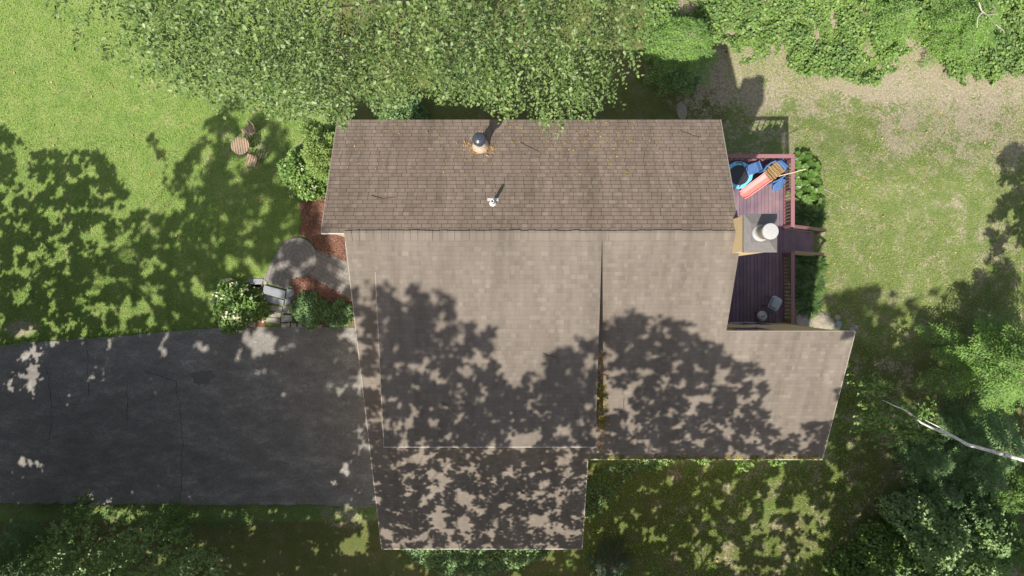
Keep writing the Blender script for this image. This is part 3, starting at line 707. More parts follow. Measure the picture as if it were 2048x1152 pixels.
mb = MB(); mb.add([(.12, -.42, .5), (-.2, -.44, .15), (-.38, -.68, .06), (.0, -.78, .06), (.3, -.6, .3), (.12, -.42, .56), (-.2, -.44, .21), (-.38, -.68, .11), (.0, -.78, .11), (.3, -.6, .36)], [(0, 1, 2, 3, 4), (9, 8, 7, 6, 5), (0, 5, 6, 1), (1, 6, 7, 2), (2, 7, 8, 3), (3, 8, 9, 4), (4, 9, 5, 0)])
mb.build('side_flap', M['bluep'], cl_, bevel=.02)
# a second blue wall lying behind
c = P(1508, 336, 2.5); bw = thing('blue_plastic_chair', 'low blue plastic seat between trampoline and climber on the deck', 'seat', (c[0], c[1], ZD), R(20))
MB().box((0, 0, .26), (.5, .42, .06)).build('seat', M['bluep'], bw, bevel=.025); MB().box((.24, 0, .42), (.05, .42, .36)).build('backrest', M['bluep'], bw, bevel=.02)
for sx in (-.2, .2):
    for sy in (-.17, .17): MB().tube([(sx * 1.1, sy * 1.1, 0), (sx, sy, .24)], [.02, .028]).build('leg', M['bluep'], bw)
c = P(1563, 328, 2.6); bs = thing('toy_steering_box', 'blue plastic toy console with pale top in the deck corner', 'toy', (c[0], c[1], ZD), R(-55))
MB().box((0, 0, .26), (.42, .3, .52)).build('body', M['bluep'], bs, bevel=.05); MB().box((0, 0, .53), (.27, .14, .03)).build('top_panel', M['greylight'], bs, bevel=.01)
MB().tube([(-.23, -.16, .54), (-.23, .16, .56), (.23, .16, .56), (.23, -.16, .54)], .02).build('handle', M['bluep'], bs)
o = MB().tube([P(1558, 352, 2.7), P(1586, 345, 3.06), P(1612, 338, 3.2)], .018).build('wooden_pole', M['oldwood']); tag(o, 'thin tan wooden pole leaning out over the deck railing', 'pole')
o.data.materials[0] = noisy('pale_pole_wood', (.6, .48, .32), (.5, .38, .25), 5, .7)
# grill
c = P(1553, 607, 2.95); gl = thing('gas_grill', 'small grey gas grill with rounded lid by the deck railing', 'grill', (c[0], c[1], ZD), R(62))
def rrect(w_, h_, r, n=5):
    out = []
    for (sx, sy, a0) in ((1, 1, 0), (-1, 1, 90), (-1, -1, 180), (1, -1, 270)):
        for k in range(n + 1): a = R(a0 + 90 * k / n); out.append((sx * (w_ / 2 - r) + r * math.cos(a), sy * (h_ / 2 - r) + r * math.sin(a)))
    return out
def loft(layers, name, m, par, smooth=False):
    mb = MB(); n = len(layers[0][0])
    for pl_, z in layers: mb.v += [(a, b, z) for a, b in pl_]
    for i in range(len(layers) - 1): mb.f += [(i * n + k, i * n + (k + 1) % n, (i + 1) * n + (k + 1) % n, (i + 1) * n + k) for k in range(n)]
    mb.f += [tuple(range(n))[::-1], tuple((len(layers) - 1) * n + k for k in range(n))]
    return mb.build(name, m, par, smooth)
loft([(rrect(.40, .3, .1), .62), (rrect(.5, .4, .12), .7), (rrect(.52, .42, .12), .74)], 'fire_box', M['black'], gl)
loft([(rrect(.54, .44, .13), .742), (rrect(.55, .45, .13), .755), (rrect(.54, .44, .13), .77)], 'lid_rim', M['greylight'], gl)
loft([(rrect(.5, .4, .12), .772), (rrect(.48, .37, .12), .83), (rrect(.42, .31, .12), .88), (rrect(.3, .2, .09), .9)], 'lid', M['grey'], gl)
MB().tube([(-.12, .2, .79), (-.12, .26, .81), (.12, .26, .81), (.12, .2, .79)], .012).build('handle', M['black'], gl)
for sx in (-.2, .2):
    for sy in (-.14, .14): MB().tube([(sx * 1.1, sy * 1.2, 0), (sx * .8, sy * .8, .63)], .014).build('leg', M['black'], gl)
MB().box((-.36, 0, .7), (.2, .3, .02)).build('side_shelf', M['black'], gl, bevel=.008)
c = P(1525, 632, 2.5); tk = thing('kettle_grill', 'round grey lidded kettle with dark top handle beside the sliding door', 'kettle grill', (c[0], c[1], ZD), R(15))
MB().lathe([(.05, .2), (.15, .24), (.195, .33), (.2, .38)], (0, 0, 0), 28).build('bowl', M['black'], tk, smooth=True)
MB().lathe([(.205, .385), (.21, .4), (.195, .44), (.14, .5), (.06, .525), (.01, .53)], (0, 0, 0), 28).build('lid', M['greylight'], tk, smooth=True)
MB().tube([(-.07, 0, .52), (-.05, 0, .57), (.05, 0, .57), (.07, 0, .52)], .016).build('handle', M['black'], tk)
for k in range(3):
    a = k * 2.094; MB().tube([(.18 * math.cos(a), .18 * math.sin(a), 0), (.12 * math.cos(a), .12 * math.sin(a), .27)], .012).build('leg', M['black'], tk)
c = P(1540, 620, 2.3); o = MB().tube([(c[0], c[1], ZD + .05), (c[0] + .05, c[1] - .02, ZD + .3), (c[0] + .1, c[1] + .12, ZD + .5), (c[0] + .16, c[1] + .18, ZD + .62)], .012).build('gas_hose', M['black']); tag(o, 'thin black gas hose between the two grills', 'hose')

# ------------------------------------------------------------ garden table and chairs
c = G(480, 291); z0 = c[2]; c = P(480, 291, z0 + .72)
tb = thing('garden_table', 'small round slatted wooden table on the lawn', 'table', (c[0], c[1], z0), R(8))
mb = MB(); rT = .39; wsl = .104
for k in range(-4, 4):
    x0, x1 = k * wsl + .011, (k + 1) * wsl - .011; x0, x1 = max(x0, -rT), min(x1, rT)
    if x1 <= x0: continue
    xsn = np.linspace(x0, x1, 5); top = [(x, math.sqrt(max(rT * rT - x * x, 1e-4))) for x in xsn]
    mb.prism([(x, -y) for x, y in top] + top[::-1], .70, .725)
mb.build('table_top', M['teak'], tb)
MB().lathe([(.03, .68), (.03, .699)], (0, 0, 0), 12).build('hub', M['teak'], tb)
for k in range(4):
    a = math.pi / 4 + k * math.pi / 2; MB().tube([(.34 * math.cos(a), .34 * math.sin(a), 0), (.06 * math.cos(a + .4), .06 * math.sin(a + .4), .69)], .018).build('leg', M['teak'], tb)
def make_chair(name, label, armed):
    t = thing(name, label, 'chair', group='garden chairs by the round table')
    mb = MB()
    for k in range(5): mb.box((-.2 + k * .104, 0, .44), (.078, .48 - .01 * k, .022))
    mb.build('seat', M['teak'], t)
    fr = MB(); fr.box((0, .19, .415), (.44, .03, .03)); fr.box((0, -.19, .415), (.44, .03, .03)); fr.build('seat_frame', M['teak'], t)
    for sy in (-.2, .2):
        MB().tube([(-.24, sy, 0), (.02, sy, .42)], .017).build('leg', M['teak'], t)
        MB().tube([(.3, sy, 0), (.1, sy, .42)], .017).build('leg', M['teak'], t)
        MB().tube([(.2, sy, .42), (.3, sy, .86)], .017).build('back_post', M['teak'], t)
    n = 9
    for z, w_ in ((.82, .055), (.7, .05), (.58, .05)):
        mb = MB(); yy = np.linspace(-.24, .24, n)
        for a, b in zip(yy[:-1], yy[1:]):
            f = lambda y: .235 + (z - .42) * .23 + .05 - .9 * y * y
            mb.bar((f(a), a, z), (f(b), b, z), .022, w_)
        mb.build('back_slat', M['teak'], t)
    if armed:
        for sy in (-.25, .25): MB().bar((-.15, sy, .63), (.3, sy, .65), .05, .022).build('armrest', M['teak'], t); MB().tube([(-.12, sy, .42), (-.13, sy, .63)], .014).build('arm_post', M['teak'], t)
    return t
ch1 = make_chair('garden_chair', 'slatted wooden garden chair with tall curved back above the round table', False)
c = G(497, 262); c2 = P(497, 262, c[2] + .44); ch1.location = (c2[0], c2[1], c[2]); ch1.rotation_euler = (0, 0, R(36))
c = G(503, 321); c2 = P(503, 321, c[2] + .44)
dup(ch1, (c2[0], c2[1], c[2]), R(-16), 'slatted wooden garden chair below the round table, its back toward the shrubs')

# ------------------------------------------------------------ rocks
def rock(c, r, label, grp=None, m='rock', zsc=.6):
    mb = MB(); n, k = 9, 12; vs = []; sd = random.randint(0, 999)
    for i in range(1, n):
        th_ = math.pi * i / n
        for j in range(k):
            ph = 2 * math.pi * j / k; d = np.array([math.sin(th_) * math.cos(ph), math.sin(th_) * math.sin(ph), math.cos(th_)])
            f = .72 + .5 * float(vnoise(d[0] * 1.6 + sd, d[1] * 1.6 + d[2] * 1.9, sd)); vs.append((c[0] + d[0] * r[0] * f, c[1] + d[1] * r[1] * f, c[2] + d[2] * r[0] * zsc * f))
    t = len(vs); vs += [(c[0], c[1], c[2] + r[0] * zsc * .85), (c[0], c[1], c[2] - r[0] * zsc)]
    fs = [((i) * k + j, (i + 1) * k + j, (i + 1) * k + (j + 1) % k, i * k + (j + 1) % k) for i in range(n - 2) for j in range(k)] + [(t, j, (j + 1) % k) for j in range(k)] + [((n - 2) * k + (j + 1) % k, (n - 2) * k + j, t + 1) for j in range(k)]
    o = mb.add(vs, fs).build('rock', M[m], smooth=False); tag(o, label, 'rock', grp)
GR = 'rocks beside the wing wall'
rock(G(1641, 642), (.5, .48), 'large tan boulder half in sunlight below the deck', GR, zsc=.45)
rock(G(1663, 650), (.2, .17), 'small angular grey rock touching the large tan boulder', GR, 'stone')
rock(G(1677, 648), (.15, .22), 'narrow upright blue grey rock in the small rock pile', GR, 'slate')
rock(G(1674, 633), (.16, .14), 'rounded grey rock above the small rock pile', GR)
rock(G(1703, 659), (.18, .13), 'flat dark rock nearest the roof corner', GR, 'slate')
rock(G(1711, 653), (.13, .1), 'little pale grey rock lying farthest from the boulder', GR, 'stone')
rock(G(1606, 640), (.38, .3), 'shaded grey rock under the deck railing', GR, 'stone', .4)
rock(G(1361, 222), (.3, .5), 'mossy stone in the deep shade behind the north eave', None, 'rock', .5)
# small metal rods at the right edge
o = MB().bar(G(2035, 404.5, .5), G(2075, 405, .5), .1, .04); p = G(2046, 405)
bn = thing('garden_bench', 'pale metal bench just entering the sunlit lawn edge', 'bench', (p[0] + .6, p[1], p[2]))
MB().box((0, 0, .42), (1.3, .12, .03)).build('seat_slat', M['white'], bn, bevel=.01); MB().box((.05, .5, .42), (1.0, .07, .03)).build('seat_slat', M['white'], bn, bevel=.01)
for sx in (-.45, .45): MB().tube([(sx, -.02, 0), (sx, .0, .41)], .02).build('leg', M['greylight'], bn); MB().tube([(sx + .05, .5, 0), (sx, .5, .41)], .02).build('leg', M['greylight'], bn); MB().bar((sx, 0, .39), (sx, .5, .39), .03, .03).build('cross_bar', M['greylight'], bn)

# ------------------------------------------------------------ plants
def trunk(pts, r0, r1, m, parent, name='trunk', n=9):
    k = len(pts); return MB().tube(pts, [r0 + (r1 - r0) * i / (k - 1) for i in range(k)], n).build(name, m, parent, smooth=True)
def curve(a, b, sag, n=6, jit=0.0):
    a = np.array(a, float); b = np.array(b, float); out = []
    for i in range(n):
        t = i / (n - 1); p = a + (b - a) * t; p[2] += sag * 4 * t * (1 - t)
        if 0 < i < n - 1: p += rng.normal(size=3) * jit
        out.append(tuple(p))
    return out
def twigs(org, tdir, n_leaf, tl, ll, droop=.5, spread=.35):
    """leaves alternating along drooping twigs; returns base, dir, up, len and the twig lines"""
    N = len(org); t = (np.arange(n_leaf) + .6) / n_leaf
    tdir = norm(tdir); tl = np.broadcast_to(tl, (N,))
    p = org[:, None, :] + tdir[:, None, :] * (tl[:, None] * t[None, :])[..., None]
    p[..., 2] -= (droop * tl[:, None] * t[None, :] ** 2)
    sd = norm(np.cross(tdir, np.array([0, 0, 1.0])))
    sg = np.where(np.arange(n_leaf) % 2 == 0, 1, -1)[None, :, None]
    d = tdir[:, None, :] * .7 + sd[:, None, :] * sg * .8 + rng.normal(size=(N, n_leaf, 3)) * spread * 1.7
    d[..., 2] -= .1
    up = np.zeros_like(d); up[..., 2] = 1; up += rng.normal(size=up.shape) * .6; up[..., :2] += TOSUN[:2] * .15
    L = ll * rng.uniform(.55, 1.4, (N, n_leaf))
    return p.reshape(-1, 3), d.reshape(-1, 3), up.reshape(-1, 3), L.reshape(-1)
def shrub(name, label, cat, px, py, z_top, rx, ry, nl, ll, m, zb=None, rag=.35, wr=.36, bloom=0, group=None, trans=None, seed=1, stems=7, bl=.09):
    """leafy mound; px,py is where its top centre shows in the photo"""
    c = P(px, py, z_top * .75); gz = float(g(c[0], c[1])); t = thing(name, label, cat, (c[0], c[1], gz), group=group); H = z_top - gz
    d = rdir(nl, .45); d[:, 2] = np.abs(d[:, 2]); lob = fbm(d[:, 0] * 2.3 + seed * 3.1, d[:, 1] * 2.3 + d[:, 2], seed, 3)
    r = (1 - rag + rag * 2 * lob) * rng.uniform(.45, 1, nl) ** .35
    p = d * r[:, None] * np.array([rx, ry, H * .92]) + np.array([0, 0, H * .08])
    dd = norm(d * np.array([1, 1, .35]) + rng.normal(size=(nl, 3)) * .55); up = d * .5 + np.array([0, 0, .8]) + rng.normal(size=(nl, 3)) * .4
    leaves('foliage', p, dd, up, ll * rng.uniform(.6, 1.25, nl), m, t, wr)
    if bloom:
        k = rdir(bloom, .5); k[:, 2] = np.abs(k[:, 2]); q = k * np.array([rx, ry, H]) * rng.uniform(.85, 1.08, (bloom, 1))
        q = np.repeat(q, 14, 0) + rng.normal(size=(bloom * 14, 3)) * bl * .5
        leaves('blossom', q, rdir(len(q)), np.tile([0, 0, 1.0], (len(q), 1)) + rng.normal(size=q.shape) * .3, bl * .6, M['bloom'], t, .5, 4)
    for k in range(stems):
        a = 2 * math.pi * k / stems + random.random(); MB().tube([(0, 0, 0), (rx * .25 * math.cos(a), ry * .25 * math.sin(a), H * .4), (rx * .65 * math.cos(a), ry * .65 * math.sin(a), H * .72)], [.03, .022, .008], 5).build('stem', M['bark'], t)
    return t
def hemlock(name, label, x, y, H, rad, m, nb=46, group=None, zlo=.15, z0=None, keep=None, nl_step=.055, ll=.13, lean=(0, 0)):
    gz = float(g(x, y)) if z0 is None else z0; t = thing(name, label, 'conifer', (x, y, gz), group=group)
    trunk([(lean[0] * q, lean[1] * q, H * q) for q in np.linspace(0, 1, 6)], .045 + H * .013, .012, M['bark'], t)
    B, Dv, U, Ls = [], [], [], []; br = MB()
    for k in range(nb):
        f = zlo + (1 - zlo) * (k + .5) / nb; az = k * 2.39996 + random.uniform(-.3, .3); L = rad * (1.02 - f) ** .75 * random.uniform(.75, 1.1) + .12
        o = np.array([lean[0] * f, lean[1] * f, H * f]); h = np.array([math.cos(az), math.sin(az), 0]); sd = np.array([-h[1], h[0], 0])
        if keep is not None and not keep(np.array([x, y, gz]) + o + h * L): continue
        n = max(6, int(L / nl_step)); s = (np.arange(n) + .5) / n
        line = o + h * (L * s)[:, None] + np.array([0, 0, 1]) * (L * (.18 * s - .42 * s ** 2))[:, None]
        br.tube([o] + [tuple(line[int(i)]) for i in np.linspace(0, n - 1, 5)], [.02 + .008 * L, .018, .014, .01, .006, .003], 4, False)
        for sg in (-1, 1):
            tw = (L * .42 * (1 - s) ** .7 * (0.25 + s) ** .3 + .07) * rng.uniform(.6, 1.15, n)
            for i in range(n):
                td = norm(h * .72 + sd * sg * .75 + np.array([0, 0, -.15]) + rng.normal(size=3) * .1)
                mm = max(2, int(tw[i] / (ll * .42))); q = (np.arange(mm) + .3) / mm
                pt = line[i] + td * (tw[i] * q)[:, None] + np.array([0, 0, -1]) * (.18 * tw[i] * q ** 2)[:, None]
                s2 = np.cross(td, [0, 0, 1.0]); alt = np.where((np.arange(mm) + i) % 2 == 0, 1, -1)[:, None]
                B.append(pt); Dv.append(td + s2 * alt * .62 + rng.normal(size=(mm, 3)) * .14); U.append(np.tile([0, 0, 1.0], (mm, 1)) + rng.normal(size=(mm, 3)) * .25); Ls.append(ll * rng.uniform(.7, 1.2, mm))
    if B: leaves('foliage', np.concatenate(B), np.concatenate(Dv), np.concatenate(U), np.concatenate(Ls), m, t, .14, 4)
    br.build('branches', M['twig'], t)
    return t

# ---- the big overhanging tree at the top
canopy = [(60, -60), (100, 20), (150, 92), (250, 128), (292, 182), (395, 186), (440, 228), (500, 212), (560, 240), (640, 225), (690, 262), (722, 190), (762, 238), (835, 186), (880, 205), (960, 205), (1000, 242), (1040, 225), (1075, 250), (1112, 290), (1135, 245), (1185, 240), (1215, 200), (1250, 225), (1288, 205), (1282, 120), (1318, 70), (1330, -60)]
bt_ = thing('birch_tree', 'big leafy tree whose drooping branches overhang the north eave', 'tree', (-2.6, 9.2, 0))
cc = np.array([-3.0, 8.3, 17.6]); rad3 = np.array([7.2, 6.2, 5.6])
N = 56000
d = rdir(N); p = cc + d * rad3 * rng.uniform(.45, 1, (N, 1)) ** .6
lob = .5 * fbm(p[:, 0] * .8 + p[:, 2] * .35, p[:, 1] * .8 - p[:, 2] * .27, 21, 2) + .5 * vnoise(p[:, 0] * 2.1 + p[:, 1] * .4, p[:, 2] * 2.1 - p[:, 1] * .5, 25)
qx, qy = toPx(p); infr = (qx > -80) & (qx < 2130) & (qy > -80) & (qy < 1230)
wx = (fbm(p[:, 0] * 1.3, p[:, 2] * 1.3, 31) - .5) * 60; wy = (fbm(p[:, 0] * 1.5, p[:, 2] * 1.1, 33) - .5) * 60
edge = inpoly(qx + wx, qy + 26 + wy * .5, canopy)
keep_ = np.where(infr, edge & (lob > .56), (rng.random(N) < .22) & (p[:, 1] > 3))
keep_ &= p[:, 2] < 23.2
p = p[keep_]; out = norm((p - cc) * np.array([1, 1, .3])); NT2 = len(p)
tdir = norm(out + rng.normal(size=(NT2, 3)) * .5 + np.array([0, -.5, -.35]))
b_, d_, u_, l_ = twigs(p, tdir, 9, rng.uniform(.28, .7, NT2), .064, .5)
qx, qy = toPx(b_); bad = (qx > -20) & (qx < 2068) & (qy < 1170) & ~inpoly(qx, qy - 6, canopy)
b_, d_, u_, l_ = b_[~bad], d_[~bad], u_[~bad], l_[~bad]
leaves('foliage', b_, d_, u_, l_, M['leafA'], bt_).location = (2.6, -9.2, 0)
trunk([(0, 0, -.2), (.1, .05, 4), (-.1, -.1, 9), (.1, 0, 14), (-.2, -.2, 20)], .24, .05, M['bark'], bt_)
br = MB()
for k in range(60):
    i = rng.integers(0, NT2); e = p[i] * .97 + cc * .03 + np.array([0, .5, -.4]) - np.array([-2.6, 9.2, 0]); s_ = np.array([0, 0, max(6, e[2] - rng.uniform(1.5, 5))])
    br.tube(curve(s_, e, .6, 7, .12), [.07, .06, .045, .034, .025, .016, .008], 5, False)
br.build('branches', M['twig'], bt_)

# ---- understorey, top right: nobody could count it
ug = [(1290, -80), (1300, 100), (1340, 95), (1470, 90), (1480, 130), (1500, 130), (1540, 100), (1568, 98), (1575, 140), (1600, 150), (1650, 150), (1690, 170), (1720, 175), (1758, 178), (1765, 150), (1800, 118), (1830, 95), (1860, 92), (1885, 120), (1900, 155), (1940, 165), (1990, 160), (2020, 150), (2120, 165), (2120, -80)]
def cover(poly, n, zh, ll, m, name, cl=.7, gapn=.34, warp=22, wr=.38, zb=.03, sc=28, seed=41):
    xs_ = [a for a, b in poly]; ys_ = [b for a, b in poly]
    x = rng.uniform(min(xs_), max(xs_), n); y = rng.uniform(min(ys_), max(ys_), n)
    ok = inpoly(x + (fbm(x / sc, y / sc, seed) - .5) * warp * 2, y + (fbm(x / sc, y / sc, seed + 7) - .5) * warp * 2, poly)
    gp = fbm(x / 34, y / 34, seed + 3, 3); ok &= gp > gapn; x, y, gp = x[ok], y[ok], gp[ok]
    p = surf(x, y) if False else np.array([G(a, b) for a, b in zip(x, y)])
    hh = zh * np.clip((gp - gapn) * 3.2, .12, 1) * rng.uniform(.25, 1, len(x)); sc_ = (30 - p[:, 2] - hh) / (30 - p[:, 2])
    p[:, 0] *= sc_; p[:, 1] *= sc_; p[:, 2] += hh + zb
    dd = rdir(len(x)); dd[:, 2] = dd[:, 2] * .4 - .1; up = np.array([0, 0, 1.0]) + rng.normal(size=(len(x), 3)) * .45
    return leaves(name, p, dd, up, ll * rng.uniform(.6, 1.3, len(x)), m, None, wr), p
o, pu = cover(ug, 60000, .9, .12, M['leafB'], 'undergrowth', gapn=.33); tag(o, 'dense green undergrowth of brambles along the wood edge', 'undergrowth', kind='stuff')
# ---- conifer boughs at the top, beside the undergrowth
x, y, z = P(1372, 90, 2.0)
hemlock('hemlock_tree', 'bright hemlock with feathery boughs behind the north eave', P(1372, 84, 1.6)[0], P(1372, 84, 1.6)[1], 3.4, 2.3, M['needle'], 56, zlo=.2)
hemlock('hemlock_tree', 'pale young hemlock sprays among the undergrowth in the top corner', P(1985, 20, 2)[0], P(1985, 20, 2)[1], 3.2, 2.2, M['needle'], 50, zlo=.15)
hemlock('hemlock_tree', 'soft green hemlock top in the undergrowth left of the dead branch', P(1830, 12, 1.5)[0], P(1830, 12, 1.5)[1], 2.2, 1.5, M['needle'], 40)
db = thing('dead_branch', 'bleached forked dead branch lying over the undergrowth', 'branch', G(1962, 12))
o0 = np.array(G(1962, 12)); 
for nm, pts, r0 in (('stem', [(1958, 5), (1963, 22), (1975, 30), (1990, 48), (2008, 62)], .03), ('fork', [(1966, 24), (1956, 34), (1954, 55)], .022), ('fork', [(1975, 30), (1995, 28)], .014)):
    MB().tube([np.array(P(a, b, 2.3 - .2 * i)) - o0 for i, (a, b) in enumerate(pts)], [r0 * (1 - .75 * i / len(pts)) for i in range(len(pts))], 6).build(nm, M['dead'], db)
# shaded plants behind the eave, under the canopy
shrub('shaded_shrub', 'dark leafy shrub in deep shade behind the roof edge left of the vent', 'shrub', 800, 222, 1.2, 1.1, .8, 2600, .1, M['leafC'], seed=3)
shrub('shaded_fern_shrub', 'low dark shrub in shade below the hemlock boughs', 'shrub', 1365, 150, .9, .9, .5, 1500, .1, M['leafC'], seed=4)

# ---- shrubs by the west wall
shrub('arborvitae', 'tall yellow green arborvitae against the house corner', 'shrub', 640, 288, 4.2, 1.05, 1.35, 15000, .11, M['arbor'], rag=.42, wr=.22, seed=5)
shrub('rhododendron', 'rounded dark green shrub with white blossoms below the arborvitae', 'shrub', 606, 345, 1.9, 1.05, 1.25, 5200, .12, M['leafD'], bloom=9, seed=6, rag=.4)
shrub('hydrangea', 'bright green hydrangea with cream flower heads beside the stone steps', 'shrub', 470, 608, 1.25, 1.12, 1.0, 3600, .135, M['leafD'], bloom=28, seed=8, rag=.42, wr=.42, bl=.19)
shrub('evergreen_shrub', 'dark evergreen shrub right of the stone steps', 'shrub', 622, 618, 1.0, .82, .75, 5200, .08, M['leafC'], seed=9, rag=.4, wr=.3)
shrub('evergreen_shrub', 'dark evergreen shrub tucked against the garage wall', 'shrub', 676, 626, 1.0, .75, .62, 4600, .08, M['leafC'], seed=10, rag=.4, wr=.3)
# ---- hostas
def hosta(px, py, r, label, n=46, ll=.24):
    c = G(px, py); t = thing('hosta', label, 'plant', c, group='hostas beside the deck')
    a = rng.uniform(0, 2 * math.pi, n); f = np.sqrt(rng.uniform(.02, 1, n)); p = np.stack([np.cos(a) * r * f, np.sin(a) * r * f, .1 + .42 * (1 - f * .7)], 1)
    d = np.stack([np.cos(a), np.sin(a), -.25 - .3 * f], 1) + rng.normal(size=(n, 3)) * .25; up = np.tile([0, 0, 1.0], (n, 1)) + rng.normal(size=(n, 3)) * .25
    leaves('foliage', p, d, up, ll * rng.uniform(.7, 1.2, n), M['hosta'], t, .4)
    st = MB()
    for i in range(0, n, 3): st.tube([(0, 0, 0), p[i] * np.array([.6, .6, .9]), p[i]], [.01, .008, .006], 4, False)
    st.build('stem', M['hosta'], t)
for i, (a, b, lb) in enumerate([(1602, 325, 'broad leaved hosta at the north corner of the deck'), (1618, 340, 'hosta farthest out on the lawn below the corner one'), (1603, 358, 'hosta under the end of the wooden pole'), (1622, 372, 'hosta with leaves spilling onto the lawn'), (1606, 388, 'hosta close to the deck railing, second from the shadow'), (1624, 404, 'sunlit hosta at the edge of the house shadow')]):
    hosta(a, b, .34, lb, 58)
def blades(px, py, r, label, n=120):
    c = G(px, py); t = thing('daylily', label, 'plant', c, group='daylily clumps beside the deck')
    a = rng.uniform(0, 2 * math.pi, n); f = rng.uniform(0, .25, n); p = np.stack([np.cos(a) * r * f, np.sin(a) * r * f, np.full(n, .02)], 1)
    d1 = np.stack([np.cos(a), np.sin(a), rng.uniform(.5, 1.4, n)], 1); L = r * rng.uniform(.7, 1.1, n)
    o = leaves('foliage', np.concatenate([p, p + norm(d1) * (L * .55)[:, None]]), np.concatenate([d1, np.stack([np.cos(a), np.sin(a), rng.uniform(-.7, .1, n)], 1)]), np.concatenate([np.tile([0, 0, 1.0], (n, 1))] * 2), np.concatenate([L * .75, L * .75]), M['blade'], t, .07, 4)
for a, b, lb in [(1605, 432, 'daylily clump in shadow just above the deck steps'), (1626, 438, 'daylily clump at the outer side above the deck steps'), (1606, 522, 'daylily clump just below the deck steps'), (1628, 530, 'daylily clump by the lawn below the deck steps'), (1605, 552, 'daylily clump halfway along the shaded bed'), (1624, 570, 'daylily clump at the outer middle of the shaded bed'), (1604, 590, 'daylily clump near the lower end of the bed by the railing'), (1618, 612, 'daylily clump nearest the boulders')]:
    blades(a, b, .5, lb, 150)
# ---- ivy and ground cover
o, _ = cover([(800, 1092), (1010, 1085), (1110, 1092), (1085, 1120), (1000, 1140), (880, 1150), (820, 1120)], 7500, .3, .085, M['leafC'], 'ground_cover', gapn=.30, warp=12); tag(o, 'glossy dark ground cover below the garage eave', 'ground cover', kind='stuff')
o, _ = cover([(1168, 1035), (1172, 955), (1200, 940), (1250, 918), (1330, 905), (1320, 935), (1250, 960), (1215, 1000), (1195, 1030)], 3200, .25, .09, M['leafC'], 'ground_cover', gapn=.36, warp=10); tag(o, 'patchy ground cover in the corner between garage and wing', 'ground cover', kind='stuff')
o, _ = cover([(0, 1008), (700, 1010), (690, 1035), (400, 1058), (200, 1040), (0, 1020)], 9000, .1, .07, M['leafC'], 'grass', gapn=.25, warp=8, wr=.12); tag(o, 'dark grass strip along the lower driveway edge', 'grass', kind='stuff')
def tufts(n, x0, x1, y0, y1, fn, ll, m, label, zt=.06, wr=.16):
    x = rng.uniform(x0, x1, n); y = rng.uniform(y0, y1, n); ok = fn(x, y); x, y = x[ok], y[ok]; z = g(x * 0 + (x - 1024) * 30 / F, (576 - y) * 30 / F)
    for _ in range(3): X = (x - 1024) * (30 - z) / F; Y = (576 - y) * (30 - z) / F; z = g(X, Y)
    n = len(x); p = np.stack([X, Y, z + .01], 1); d = rdir(n, .2); d[:, 2] = np.abs(d[:, 2]) * 1.0 + .12
    tag(leaves('grass', p, d, np.tile([0, 0, 1.0], (n, 1)) + rng.normal(size=(n, 3)) * .3, ll * rng.uniform(.5, 1.3, n), m, None, wr, 4), label, 'grass', kind='stuff')
M['grassA'] = leafmat('lush_lawn_blades', [(.129, .262, .036), (.184, .337, .051), (.240, .403, .070), (.157, .294, .041), (.370, .456, .128)], .25, .5, 1.0)
M['grassB'] = leafmat('dry_lawn_blades', [(.157, .240, .046), (.206, .278, .065), (.291, .335, .107), (.133, .216, .042), (.364, .415, .157)], .2, .6, 1.0)
houseq = [(640, 240), (1560, 240), (1600, 300), (1600, 640), (1700, 665), (1640, 920), (1170, 920), (1160, 1100), (765, 1100), (720, 650)]
inpath = lambda x, y: inpoly(x, y, bedA) | inpoly(x, y, bedB) | inpoly(x, y, bedC) | ((x - 594) ** 2 + (y - 515) ** 2 < 42 ** 2) | inpoly(x, y, [(550, 500), (526, 562), (510, 650), (620, 650), (740, 640), (740, 520), (634, 495)])
tufts(90000, -40, 700, -20, 700, lambda x, y: ~inpath(x, y) & (y < 690 - np.clip(x, 0, 440) * .08 - 3) & ~((x > 640)) & ((((x - 45) / 34) ** 2 + ((y - 655) / 24) ** 2) > rng.uniform(.4, 1.2, len(x))), .075, M['grassA'], 'thick green lawn west of the house')
tufts(110000, 1450, 2070, 100, 720, lambda x, y: ~inpoly(x, y, houseq) & (fbm(x / 60, y / 60, 51) + .22 * ss(130, 420, y) - .16 * np.exp(-(((x - 1880) / 190) ** 2 + ((y - 260) / 110) ** 2)) + rng.normal(size=len(x)) * .09 > .52), .07, M['grassB'], 'thin dry grass on the lawn east of the deck')
tufts(60000, 1165, 1760, 700, 1170, lambda x, y: ~inpoly(x, y, houseq) & (fbm(x / 50, y / 50, 53) + rng.normal(size=len(x)) * .06 > .42), .07, M['grassA'], 'sparse mossy grass below the wing')
tufts(5200, -20, 520, 640, 710, lambda x, y: np.abs(y - (690 - np.clip(x, 0, 440) * .08 + (fbm(x / 14, x / 40, 61) - .5) * 12)) < 4.5, .13, M['grassA'], 'ragged grass creeping over the upper driveway edge')
n = 420; x = np.concatenate([rng.uniform(0, 560, 160), rng.uniform(1600, 2040, 160), rng.uniform(1180, 1700, 100)]); y = np.concatenate([rng.uniform(60, 640, 160), rng.uniform(180, 640, 160), rng.uniform(940, 1140, 100)])
p = np.array([G(a, b, .05) for a, b in zip(x, y)])
tag(leaves('fallen_leaves', p, rdir(n) * np.array([1, 1, .3]), np.tile([0, 0, 1.0], (n, 1)) + rng.normal(size=(n, 3)) * .3, .09 * rng.uniform(.5, 1.4, n), M['litter'], None, .4, 4), 'single dry leaves lying about on the lawns', 'fallen leaves', kind='stuff')
